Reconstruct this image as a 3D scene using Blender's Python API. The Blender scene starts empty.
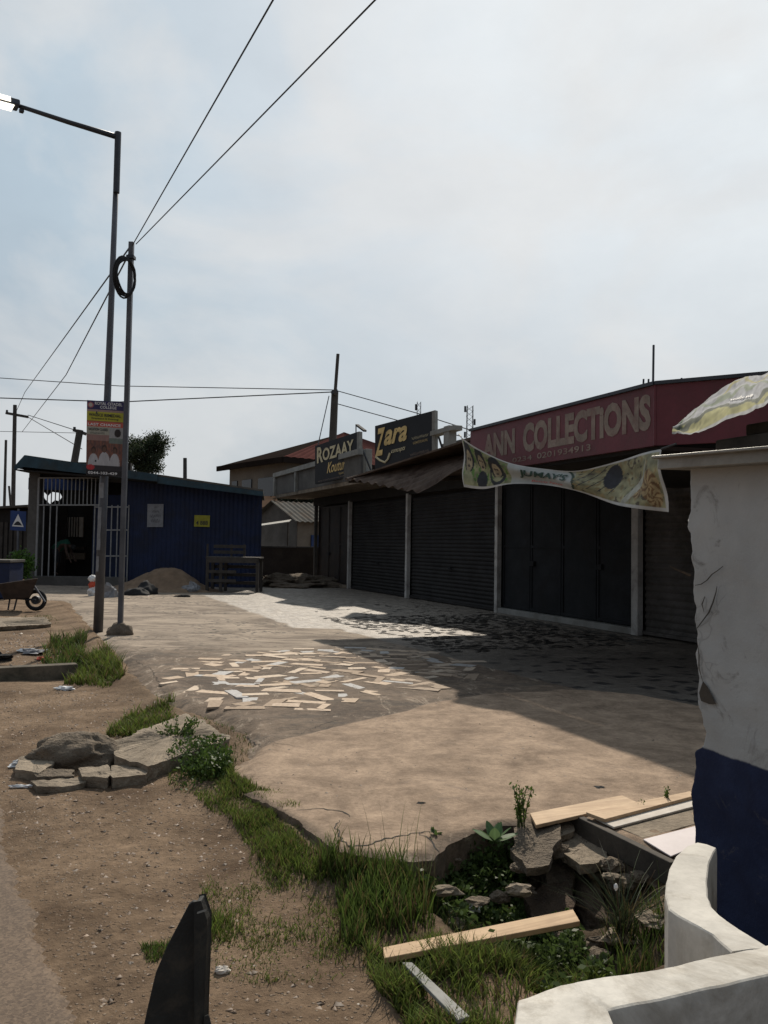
import bpy, bmesh, math, random
import numpy as np
from mathutils import Vector, Matrix, noise
random.seed(7); RNG = np.random.default_rng(7)
S = bpy.context.scene; C = S.collection
W_, H_, F_ = 768, 1024, 800.0
# ------------------------------------------------------------------ camera
PITCH, ROLL, CAMZ = math.atan(33/800), math.radians(0.9), 1.5
fw = Vector((0, math.cos(PITCH), math.sin(PITCH))); r0 = Vector((1,0,0)); u0 = Vector((0,-math.sin(PITCH), math.cos(PITCH)))
up = u0*math.cos(ROLL) - r0*math.sin(ROLL); rt = r0*math.cos(ROLL) + u0*math.sin(ROLL)
cam = bpy.data.cameras.new('camera'); co = bpy.data.objects.new('camera', cam); C.objects.link(co)
cam.sensor_fit = 'VERTICAL'; cam.sensor_height = 36; cam.lens = 36*F_/H_; cam.clip_end = 3000; cam.clip_start = .05
co.matrix_world = Matrix(((rt.x,up.x,-fw.x,0),(rt.y,up.y,-fw.y,0),(rt.z,up.z,-fw.z,CAMZ),(0,0,0,1)))
S.camera = co
def ray(px, py): return rt*((px-W_/2)/F_) + up*((H_/2-py)/F_) + fw
def P(px, py, z=0.0):                       # survey point on the level z
    r = ray(px, py); t = (z-CAMZ)/r.z; return Vector((r.x*t, r.y*t, z))
def PD(px, py, Y):                          # survey point at distance Y
    r = ray(px, py); t = Y/r.y; return Vector((r.x*t, Y, CAMZ+r.z*t))
# ------------------------------------------------------------------ tagging
def tag(o, label=None, cat=None, group=None, kind=None):
    if label: o['label'] = label
    if cat: o['category'] = cat
    if group: o['group'] = group
    if kind: o['kind'] = kind
    return o
def thing(name, label, cat, loc=(0,0,0), group=None):
    o = bpy.data.objects.new(name, None); C.objects.link(o); o.location = loc; o.empty_display_size = .2
    return tag(o, label, cat, group)
# ------------------------------------------------------------------ mesh builder (world coordinates)
class MB:
    def __init__(s): s.v=[]; s.f=[]; s.c=None
    def face(s, pts):
        i=len(s.v); s.v += [tuple(p) for p in pts]; s.f.append(tuple(range(i,i+len(pts)))); return s
    def hexa(s, p):                          # 8 points: bottom 4 (ccw), top 4
        i=len(s.v); s.v += [tuple(q) for q in p]
        s.f += [(i+3,i+2,i+1,i),(i+4,i+5,i+6,i+7)] + [(i+k,i+(k+1)%4,i+4+(k+1)%4,i+4+k) for k in range(4)]; return s
    def box(s, c, size, ax=None):            # centred box, ax = 3 axes
        ax = ax or (Vector((1,0,0)),Vector((0,1,0)),Vector((0,0,1))); c=Vector(c)
        a,b,d = [ax[k]*size[k]/2 for k in range(3)]
        return s.hexa([c-a-b-d,c+a-b-d,c+a+b-d,c-a+b-d,c-a-b+d,c+a-b+d,c+a+b+d,c-a+b+d])
    def slab(s, quad, th, n=None):           # quad of 4 points extruded by -n*th
        q=[Vector(p) for p in quad]; n = n or (q[1]-q[0]).cross(q[3]-q[0]).normalized()
        return s.hexa([p-n*th for p in q]+q)
    def bar(s, a, b, w, h=None, upv=None):
        a=Vector(a); b=Vector(b); h=h or w; z=(b-a); L=z.length; z.normalize()
        u = upv or (Vector((0,0,1)) if abs(z.z)<.9 else Vector((0,1,0)))
        x=z.cross(u).normalized(); y=x.cross(z)
        return s.box((a+b)/2,(w,h,L),(x,y,z))
    def tube(s, pts, r, n=10, cap=True, closed=False):
        pts=[Vector(p) for p in pts]; m=len(pts); rr = r if isinstance(r,(list,tuple)) else [r]*m
        i0=len(s.v); ref=None
        for k,p in enumerate(pts):
            if closed: t=pts[(k+1)%m]-pts[k-1]
            else: t = pts[min(k+1,m-1)]-pts[max(k-1,0)]
            t.normalize()
            if ref is None: ref = Vector((0,0,1)) if abs(t.z)<.9 else Vector((1,0,0))
            x=t.cross(ref).normalized(); y=x.cross(t); ref=y
            for j in range(n):
                a=2*math.pi*j/n; s.v.append(tuple(p+(x*math.cos(a)+y*math.sin(a))*rr[k]))
        for k in range(m if closed else m-1):
            k2=(k+1)%m
            for j in range(n): s.f.append((i0+k*n+j,i0+k*n+(j+1)%n,i0+k2*n+(j+1)%n,i0+k2*n+j))
        if cap and not closed:
            s.f.append(tuple(i0+j for j in range(n))[::-1]); s.f.append(tuple(i0+(m-1)*n+j for j in range(n)))
        return s
    def grid(s, fn, nu, nv, col=None):       # fn(u,v)->point
        i=len(s.v)
        for a in range(nv+1):
            for b in range(nu+1): s.v.append(tuple(fn(b/nu,a/nv)))
        if col is not None:
            s.c = s.c or []
            for a in range(nv+1):
                for b in range(nu+1): s.c.append(tuple(col(b/nu,a/nv))+(1,))
        w=nu+1
        for a in range(nv):
            for b in range(nu): s.f.append((i+a*w+b,i+a*w+b+1,i+(a+1)*w+b+1,i+(a+1)*w+b))
        return s
    def build(s, name, m, parent=None, smooth=False, bevel=0, thick=0):
        me=bpy.data.meshes.new(name); me.from_pydata(s.v,[],s.f)
        o=bpy.data.objects.new(name,me); C.objects.link(o)
        if m: me.materials.append(m)
        if s.c:
            at=me.color_attributes.new('paint','FLOAT_COLOR','POINT'); at.data.foreach_set('color',np.array(s.c,dtype=np.float32).ravel())
        if smooth: me.polygons.foreach_set('use_smooth',[True]*len(me.polygons))
        if thick:
            md=o.modifiers.new('thickness','SOLIDIFY'); md.thickness=thick
        if bevel:
            md=o.modifiers.new('bevel','BEVEL'); md.width=bevel; md.segments=2; md.limit_method='ANGLE'
        if parent:
            o.parent=parent; o.matrix_parent_inverse=Matrix.Translation(-world_loc(parent))
        me.update(); return o
def world_loc(o):
    p=Vector(o.location)
    if o.parent: 
        p = Vector((0,0,0)) if o.type=='MESH' else p+world_loc(o.parent)
    return p
# ------------------------------------------------------------------ materials
def nodes(name):
    m=bpy.data.materials.new(name); m.use_nodes=True; nt=m.node_tree
    return m, nt, nt.nodes['Principled BSDF']
def N(nt, t, **kw):
    n=nt.nodes.new(t)
    for k,v in kw.items():
        if k in n.inputs: n.inputs[k].default_value=v
        else: setattr(n,k,v)
    return n
def L(nt,a,b): nt.links.new(a,b)
def mixc(nt, fac, a, b, bt='MIX'):
    n=nt.nodes.new('ShaderNodeMix'); n.data_type='RGBA'; n.blend_type=bt
    for k,v in ((0,fac),(6,a),(7,b)):
        if isinstance(v,(int,float)): n.inputs[k].default_value=v
        elif isinstance(v,tuple): n.inputs[k].default_value=v if len(v)==4 else v+(1,)
        else: L(nt,v,n.inputs[k])
    return n.outputs[2]
def noi(nt, scale, detail=4, rough=.55, vec=None, dist=0):
    n=N(nt,'ShaderNodeTexNoise',Scale=scale,Detail=detail,Roughness=rough,Distortion=dist)
    L(nt, vec if vec is not None else coord(nt), n.inputs['Vector']); return n.outputs['Fac']
def coord(nt):
    for n in nt.nodes:
        if n.type=='TEX_COORD': return n.outputs['Object']
    return nt.nodes.new('ShaderNodeTexCoord').outputs['Object']
def ramp(nt, fac, a, b, ca=(0,0,0), cb=(1,1,1)):
    r=nt.nodes.new('ShaderNodeValToRGB'); e=r.color_ramp.elements
    e[0].position=a; e[1].position=b; e[0].color=ca+(1,); e[1].color=cb+(1,); L(nt,fac,r.inputs['Fac']); return r.outputs['Color']
def math_(nt, op, a, b=0.0, clamp=False):
    n=nt.nodes.new('ShaderNodeMath'); n.operation=op; n.use_clamp=clamp
    for k,v in ((0,a),(1,b)):
        if isinstance(v,(int,float)): n.inputs[k].default_value=v
        else: L(nt,v,n.inputs[k])
    return n.outputs[0]
def scalev(nt, s):
    n=nt.nodes.new('ShaderNodeMapping'); n.inputs['Scale'].default_value=s; L(nt,coord(nt),n.inputs['Vector']); return n.outputs['Vector']
def bump(nt, bs, h, strength=.4, dist=.01):
    b=nt.nodes.new('ShaderNodeBump'); b.inputs['Strength'].default_value=strength; b.inputs['Distance'].default_value=dist
    L(nt,h,b.inputs['Height']); L(nt,b.outputs['Normal'],bs.inputs['Normal'])
def mat(name, col, rough=.8, var=.35, scale=4, metal=0, dirt=None, dirtamt=.5, bmp=.3, bdist=.004, spec=.35, emit=None):
    m,nt,bs=nodes(name); bs.inputs['Roughness'].default_value=rough; bs.inputs['Metallic'].default_value=metal
    bs.inputs['Specular IOR Level'].default_value=spec
    n1=noi(nt,scale,6,.6); n2=noi(nt,scale*9,4,.6)
    lo=tuple(c*(1-var) for c in col); hi=tuple(min(1,c*(1+var)) for c in col)
    c=ramp(nt,n1,.3,.7,lo,hi)
    c=mixc(nt,.25*min(1,var*2.5),c,ramp(nt,n2,.35,.65,(0.25,)*3,(1,)*3),'MULTIPLY')
    if dirt is not None:
        c=mixc(nt, math_(nt,'MULTIPLY',ramp(nt,noi(nt,scale*.7,8,.7,dist=.6),.48,.62),dirtamt), c, dirt)
    L(nt,c,bs.inputs['Base Color'])
    if bmp: bump(nt,bs,n2,bmp,bdist)
    if emit: bs.inputs['Emission Color'].default_value=emit[0]+(1,); bs.inputs['Emission Strength'].default_value=emit[1]
    return m
def paintmat(name, rough=.6, var=.2, trans=0.0):
    m,nt,bs=nodes(name); bs.inputs['Roughness'].default_value=rough; bs.inputs['Specular IOR Level'].default_value=.3
    a=nt.nodes.new('ShaderNodeAttribute'); a.attribute_name='paint'
    c=mixc(nt,var,a.outputs['Color'],ramp(nt,noi(nt,5,5),.3,.7,(.3,.3,.28),(1,1,1)),'MULTIPLY')
    L(nt,c,bs.inputs['Base Color'])
    if trans:
        t=nt.nodes.new('ShaderNodeBsdfTranslucent'); L(nt,c,t.inputs['Color']); mx=nt.nodes.new('ShaderNodeMixShader'); mx.inputs[0].default_value=trans
        L(nt,bs.outputs[0],mx.inputs[1]); L(nt,t.outputs[0],mx.inputs[2]); L(nt,mx.outputs[0],nt.nodes['Material Output'].inputs['Surface'])
    return m
def leafmat(name, col, trans=.35):
    m,nt,bs=nodes(name); bs.inputs['Roughness'].default_value=.55; bs.inputs['Specular IOR Level'].default_value=.25
    a=nt.nodes.new('ShaderNodeAttribute'); a.attribute_name='paint'
    c=mixc(nt,1.0,a.outputs['Color'],col,'MULTIPLY')
    L(nt,c,bs.inputs['Base Color'])
    t=nt.nodes.new('ShaderNodeBsdfTranslucent'); L(nt,c,t.inputs['Color']); mx=nt.nodes.new('ShaderNodeMixShader'); mx.inputs[0].default_value=trans
    L(nt,bs.outputs[0],mx.inputs[1]); L(nt,t.outputs[0],mx.inputs[2]); L(nt,mx.outputs[0],nt.nodes['Material Output'].inputs['Surface'])
    return m
M = dict(
 steel=mat('galvanised_steel',(.10,.105,.12),.5,.25,3,.4,bmp=.1),
 darksteel=mat('dark_steel',(.045,.05,.06),.5,.25,3,.3,bmp=.1),
 black=mat('black_rubber',(.018,.018,.019),.9,.2,6),
 conc=mat('weathered_concrete',(.235,.19,.14),.95,.35,4,dirt=(.10,.08,.058),bmp=.8,bdist=.02),
 conclight=mat('pale_concrete',(.25,.25,.235),.9,.2,2,dirt=(.13,.12,.1),bmp=.4),
 rock=mat('broken_rock',(.165,.13,.095),.95,.4,6,dirt=(.08,.065,.05),bmp=1,bdist=.03),
 mud=mat('dried_mud',(.085,.06,.042),1,.4,9,bmp=1,bdist=.02),
 wood=mat('fresh_plank',(.42,.29,.165),.7,.15,3,bmp=.2),
 oldwood=mat('old_timber',(.06,.05,.04),.85,.4,5,bmp=.5),
 greywood=mat('grey_bench_wood',(.055,.048,.042),.85,.3,5),
 board=mat('whitewashed_board',(.50,.46,.41),.8,.15,4,dirt=(.3,.25,.2)),
 mauve=mat('pale_laminate',(.50,.45,.45),.6,.08,3),
 white=mat('white_post_paint',(.42,.41,.39),.7,.2,3,dirt=(.12,.10,.085)),
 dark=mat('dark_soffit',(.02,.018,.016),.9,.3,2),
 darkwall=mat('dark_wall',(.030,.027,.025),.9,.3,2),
 door=mat('black_metal_door',(.019,.021,.024),.75,.3,2,.0,dirt=(.015,.013,.012),dirtamt=.4,spec=.15),
 rustdoor=mat('rusty_black_door',(.026,.020,.018),.7,.4,4,.1,dirt=(.045,.026,.017),dirtamt=.6),
 shutter=mat('black_shutter',(.030,.029,.029),.75,.3,1.5,.0,spec=.15,dirt=(.022,.019,.017),dirtamt=.4),
 greyshutter=mat('grey_shutter',(.10,.092,.085),.8,.25,2,.0,spec=.2,dirt=(.03,.025,.02)),
 tin=mat('weathered_tin',(.10,.075,.06),.9,.35,3,.0,dirt=(.04,.025,.02),dirtamt=.7,spec=.1,bmp=.1),
 redroof=mat('red_roof_sheet',(.11,.048,.042),1,.2,.5,.0,bmp=.1,spec=0),
 brownroof=mat('brown_fascia',(.022,.017,.015),1,.2,1,spec=0),
 cream=mat('cream_render',(.20,.165,.13),.9,.2,.6,dirt=(.14,.11,.08)),
 greyrender=mat('grey_render',(.10,.095,.088),.9,.3,1,dirt=(.05,.045,.04)),
 blockwall=mat('brown_blockwork',(.055,.043,.034),.95,.3,1.5,dirt=(.03,.024,.02)),
 glass=mat('dark_window',(.012,.014,.017),.25,.1,1,spec=.6,bmp=0),
 blue=mat('navy_paint',(.008,.017,.055),.65,.3,1.5,dirt=(.009,.011,.022),dirtamt=.6),
 bluebright=mat('blue_paint',(.015,.04,.14),.6,.2,3),
 bluegreen=mat('blue_green_fascia',(.022,.050,.068),.7,.35,3,dirt=(.035,.035,.03)),
 sheetroof=mat('grey_sheet_roof',(.10,.095,.085),1,.3,2,.0,spec=.05,dirt=(.09,.06,.04)),
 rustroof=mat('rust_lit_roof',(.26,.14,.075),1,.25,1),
 sign=mat('maroon_sign',(.13,.030,.040),.55,.18,2.5,dirt=(.07,.03,.03)),
 signdark=mat('black_signboard',(.012,.014,.018),.5,.2,3),
 gold=mat('gold_lettering',(.62,.46,.20),.45,.25,8,.2),
 palegold=mat('pale_gold_lettering',(.55,.49,.32),.5,.2,8),
 letter=mat('faded_letter_paint',(.25,.20,.165),.7,.25,6,dirt=(.15,.06,.055)),
 ink=mat('dark_ink',(.02,.022,.03),.6,.1,5), redink=mat('red_ink',(.45,.04,.035),.6,.1,5),
 whiteink=mat('white_ink',(.62,.62,.62),.6,.05,5), inkgreen=mat('green_ink',(.02,.05,.035),.6,.1,5),
 grille=mat('white_grille_paint',(.24,.24,.24),.6,.2,8), paper=mat('weathered_paper',(.22,.225,.24),.9,.2,9),
 yellow=mat('yellow_paper',(.32,.30,.04),.8,.2,9), whiteplastic=mat('white_plastic',(.6,.6,.6),.5,.1,20),
 redplastic=mat('red_plastic',(.5,.07,.03),.5,.15,20), sack=mat('grey_sacking',(.22,.22,.23),.8,.3,12),
 sand=mat('sand',(.17,.115,.075),1,.25,5,bmp=.8,bdist=.01), rustmetal=mat('rusted_barrow_tray',(.05,.035,.027),.8,.4,8),
 skin=mat('skin',(.06,.035,.025),.6,.1,9), shirt=mat('green_shirt',(.012,.075,.05),.85,.15,9), cloth=mat('dark_cloth',(.015,.016,.02),.9,.2,9),
 bark=mat('bark',(.06,.045,.035),.95,.3,6), wire=mat('wire',(.03,.03,.032),.6,.1,5), polewood=mat('weathered_pole',(.06,.055,.05),.9,.25,3),
 coping=mat('whitewashed_coping',(.50,.475,.43),.95,.18,5,dirt=(.23,.20,.16),dirtamt=.65,bmp=.6,bdist=.003,spec=.15),
 marker=mat('dark_grey_plastic',(.020,.021,.020),.75,.3,12,dirt=(.05,.043,.033),dirtamt=.7,bmp=.6),
 gutter=mat('grey_flashing',(.26,.245,.215),.45,.15,4,.3,dirt=(.14,.12,.1)),
 housewall=mat('dull_house_render',(.15,.135,.115),.95,.2,.6,dirt=(.09,.08,.07)),
 kerb=mat('shade_toned_kerb',(.10,.082,.06),.95,.4,4,dirt=(.03,.03,.02),dirtamt=.8),  # concrete darkened to put the front face's shade into the colour, whole kerb
 tile=None)
PM = paintmat('printed_vinyl',.65,.4,.0); PT=paintmat('printed_tarpaulin',.95,.35,.0); PP = paintmat('printed_board',.6,.15)
LEAF = leafmat('foliage',(1,1,1)); 
# ------------------------------------------------------------------ polygons helpers
def seg_dist(X,Y,pts,closed=True):
    d=np.full(X.shape,1e9); n=len(pts)
    for i in range(n if closed else n-1):
        ax,ay=pts[i]; bx,by=pts[(i+1)%n]; dx,dy=bx-ax,by-ay
        t=np.clip(((X-ax)*dx+(Y-ay)*dy)/(dx*dx+dy*dy+1e-12),0,1)
        d=np.minimum(d,np.hypot(X-ax-t*dx,Y-ay-t*dy))
    return d
def inside(X,Y,pts):
    r=np.zeros(X.shape,bool); n=len(pts)
    for i in range(n):
        ax,ay=pts[i]; bx,by=pts[(i+1)%n]
        c=((ay>Y)!=(by>Y)) & (X < (bx-ax)*(Y-ay)/((by-ay)+1e-12)+ax); r^=c
    return r
def sdf(X,Y,pts): d=seg_dist(X,Y,pts); return np.where(inside(X,Y,pts),d,-d)
def poly(pxs,z): return [(P(a,b,z).x,P(a,b,z).y) for a,b in pxs]
_perm=RNG.permutation(256); _val=RNG.random(65536)
def vnoise(X,Y,s,seed=0):
    x=X*s+seed*17.3; y=Y*s+seed*9.1; xi=np.floor(x).astype(int); yi=np.floor(y).astype(int); fx=x-xi; fy=y-yi
    fx=fx*fx*(3-2*fx); fy=fy*fy*(3-2*fy)
    h=lambda a,b: _val[(_perm[(a+_perm[b&255])&255]*251+ (a&255)*7+(b&255)*13)&65535]
    return (h(xi,yi)*(1-fx)+h(xi+1,yi)*fx)*(1-fy)+(h(xi,yi+1)*(1-fx)+h(xi+1,yi+1)*fx)*fy
def fbm(X,Y,s,oct=4,seed=0):
    r=0; a=.5
    for k in range(oct): r=r+a*(vnoise(X,Y,s*2**k,seed+k)-.5)*2; a*=.5
    return r
DZ=-.12
APRON=poly([(62,602),(75,618),(88,632),(98,645),(110,655),(128,668),(150,690),(168,702),(205,712),(240,728),(243,745),(227,766),(230,782),(262,800),(300,824),(335,850),(385,858),(437,858),(446,840),(500,824),(545,822),(572,814),(672,864),(700,848)],0)+[(3.2,3.1),(9,3.0),(9,60),(-12,60),(-12,22)]
SCREED=poly([(226,766),(244,752),(270,742),(305,733),(360,722),(395,712),(430,704),(480,694),(560,690),(640,694),(700,706),(768,712)],0)+[(9,6),(9,3.0),(3.2,3.1)]+poly([(700,848),(672,864),(572,814),(545,822),(500,824),(446,840),(437,858),(385,858),(335,850),(300,824),(262,800),(230,782)],0)
DITCH=poly([(425,862),(452,846),(545,828),(573,818),(668,868),(672,900),(735,955),(700,968),(640,985),(560,1000),(520,985),(480,950),(430,925),(400,890)],DZ)
CRACKS=[poly(c,0) for c in ([(296,812),(318,811),(332,812),(345,815),(350,819)],[(338,822),(336,830),(342,842),(352,848),(372,846),(392,841),(420,834),(445,831)],[(420,834),(432,842),(438,850)])]
FD=Vector((.389,-.921,0)).normalized(); FN=Vector((-FD.y*-1,0,0)); FN=Vector((-.921,-.389,0)).normalized(); F0=Vector((2.6,18.5,0))
UPV=Vector((0,0,1))
def FP(s,o,z): return F0+FD*s+FN*o+UPV*z
def apron_sd(X,Y): return sdf(X,Y,APRON)+fbm(X,Y,3.5,4,3)*.06
def ground_h(X,Y):
    base=DZ+fbm(X,Y,.9,3,1)*.035+fbm(X,Y,7,4,2)*.014
    far=np.clip((Y-9.6)/1.2,0,1); base=base*(1-far)+far*(-.03+fbm(X,Y,2,4,5)*.03)
    road=np.clip((((X+.91)*(-2.49)+(Y-2.67)*(-1.57))/2.944+.22)/.2,0,1)       # left of the road edge
    base=base*(1-road)+(DZ-.014)*road
    # heap of soil along the verge
    sd=sdf(X,Y,DITCH)+fbm(X,Y,2.5,3,8)*.10
    dep=np.clip(sd/.38,0,1); dep=dep*dep*(3-2*dep)
    base=base-dep*.25+np.clip(sd/.3,0,1)*fbm(X,Y,6,4,9)*.10
    a=sdf(X,Y,APRON)
    base=base+np.clip(1-np.abs(a)/.30,0,1)*.07*np.clip(1-sd/.12,0,1)
    base=np.where(a>.10,np.minimum(base,-.10),base)
    return base
def axis(a,b,fn):
    v=[a]
    while v[-1]<b: v.append(v[-1]+fn(v[-1]))
    return np.array(v)
def sheet(name, xs, ys, hfn, keep=None, attrs=None, m=None, kind='structure', fit=None, drop=0):
    X,Y=np.meshgrid(xs,ys); k=None if keep is None else keep(X,Y)
    if fit is not None:                      # pull the outer ring of vertices onto the contour fit = 0
        e=.004; sd=fit(X,Y); gx=(fit(X+e,Y)-sd)/e; gy=(fit(X,Y+e)-sd)/e; gn=np.maximum(np.hypot(gx,gy),.3); mv=(sd<=0)&(sd>-.12)
        st=np.where(mv,np.clip(-sd,0,.06)+.0005,0); X=X+gx/gn*st; Y=Y+gy/gn*st
    Z=hfn(X,Y)
    nx,ny=len(xs),len(ys); idx=np.arange(nx*ny).reshape(ny,nx)
    f=np.stack([idx[:-1,:-1],idx[:-1,1:],idx[1:,1:],idx[1:,:-1]],-1).reshape(-1,4)
    if k is not None:
        kk=k.ravel(); f=f[kk[f].any(1)]
    used=np.unique(f); rem=-np.ones(nx*ny,int); rem[used]=np.arange(len(used)); f=rem[f]
    v=np.stack([X.ravel(),Y.ravel(),Z.ravel()],1)[used]
    if drop:
        ed=np.concatenate([f[:,[0,1]],f[:,[1,2]],f[:,[2,3]],f[:,[3,0]]]); key=np.sort(ed,1); u_,inv,cn=np.unique(key,axis=0,return_inverse=True,return_counts=True)
        be=ed[cn[inv.ravel()]==1]; bv=np.unique(be); mp=-np.ones(len(v),int); mp[bv]=len(v)+np.arange(len(bv))
        low=v[bv].copy(); low[:,2]-=drop; low[:,0]+=fbm(low[:,0],low[:,1],9,3,81)*.03; low[:,1]+=fbm(low[:,0],low[:,1],9,3,82)*.03-.01
        f=np.concatenate([f,np.stack([be[:,1],be[:,0],mp[be[:,0]],mp[be[:,1]]],1)]); v=np.concatenate([v,low]); used=np.concatenate([used,used[bv]])
    me=bpy.data.meshes.new(name); me.vertices.add(len(v)); me.vertices.foreach_set('co',v.ravel().astype(np.float32))
    me.loops.add(f.size); me.loops.foreach_set('vertex_index',f.ravel().astype(np.int32))
    me.polygons.add(len(f)); me.polygons.foreach_set('loop_start',np.arange(0,f.size,4,dtype=np.int32))
    me.polygons.foreach_set('use_smooth',np.ones(len(f),bool)); me.update(calc_edges=True)
    if attrs is not None:
        at=me.color_attributes.new('zone','FLOAT_COLOR','POINT'); A=attrs(X,Y)
        col=np.stack([a.ravel()[used] for a in A]+[np.ones(len(used))],1); at.data.foreach_set('color',col.astype(np.float32).ravel())
    o=bpy.data.objects.new(name,me); C.objects.link(o); me.materials.append(m); tag(o,kind=kind); return o
# ground material -------------------------------------------------
def m_ground():
    m,nt,bs=nodes('dusty_earth'); bs.inputs['Roughness'].default_value=1; bs.inputs['Specular IOR Level'].default_value=.1
    a=nt.nodes.new('ShaderNodeAttribute'); a.attribute_name='zone'; sep=nt.nodes.new('ShaderNodeSeparateColor'); L(nt,a.outputs['Color'],sep.inputs[0])
    c=ramp(nt,noi(nt,1.6,7,.65,dist=.4),.32,.68,(.095,.065,.043),(.25,.182,.125))
    c=mixc(nt,.55,c,ramp(nt,noi(nt,22,6,.7),.3,.7,(.45,.42,.4),(1.25,1.2,1.15)),'MULTIPLY')
    v=N(nt,'ShaderNodeTexVoronoi',Scale=42.0); L(nt,coord(nt),v.inputs['Vector'])
    peb=ramp(nt,v.outputs['Distance'],.16,.30,(1,1,1),(0,0,0))
    c=mixc(nt,math_(nt,'MULTIPLY',peb,.5),c,mixc(nt,ramp(nt,noi(nt,31,2),.45,.55),(.07,.055,.045),(.30,.25,.20)))
    c=mixc(nt,math_(nt,'MULTIPLY',sep.outputs[0],.85),c,mixc(nt,noi(nt,12,6,.7),(.040,.031,.022),(.120,.092,.064)))         # darker soil in ditch and along the apron edge
    L(nt,c,bs.inputs['Base Color'])
    h=math_(nt,'ADD',noi(nt,18,8,.75),math_(nt,'MULTIPLY',peb,.35)); bump(nt,bs,h,.9,.025); return m
def ground_zone(X,Y):
    sd=sdf(X,Y,DITCH); a=np.clip(sd/.22+.1,0,1); b=np.clip(1-np.abs(sdf(X,Y,APRON))/.25,0,1)*.35*(Y<9)
    return [np.clip(np.maximum(a,b),0,1),np.zeros_like(X),np.zeros_like(X)]
xs=axis(-400,400,lambda x: max(.022,(abs(x-.2)-2.6)*.05) if abs(x-.2)>2.6 else .022)
ys=axis(-300,900,lambda y: .5+ (1.0-y)*.2 if y<1 else (max(.016,.0062*y) if y<12 else max(.07,.02*y-.15)))
sheet('ground',xs,ys,ground_h,attrs=ground_zone,m=m_ground())
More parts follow.
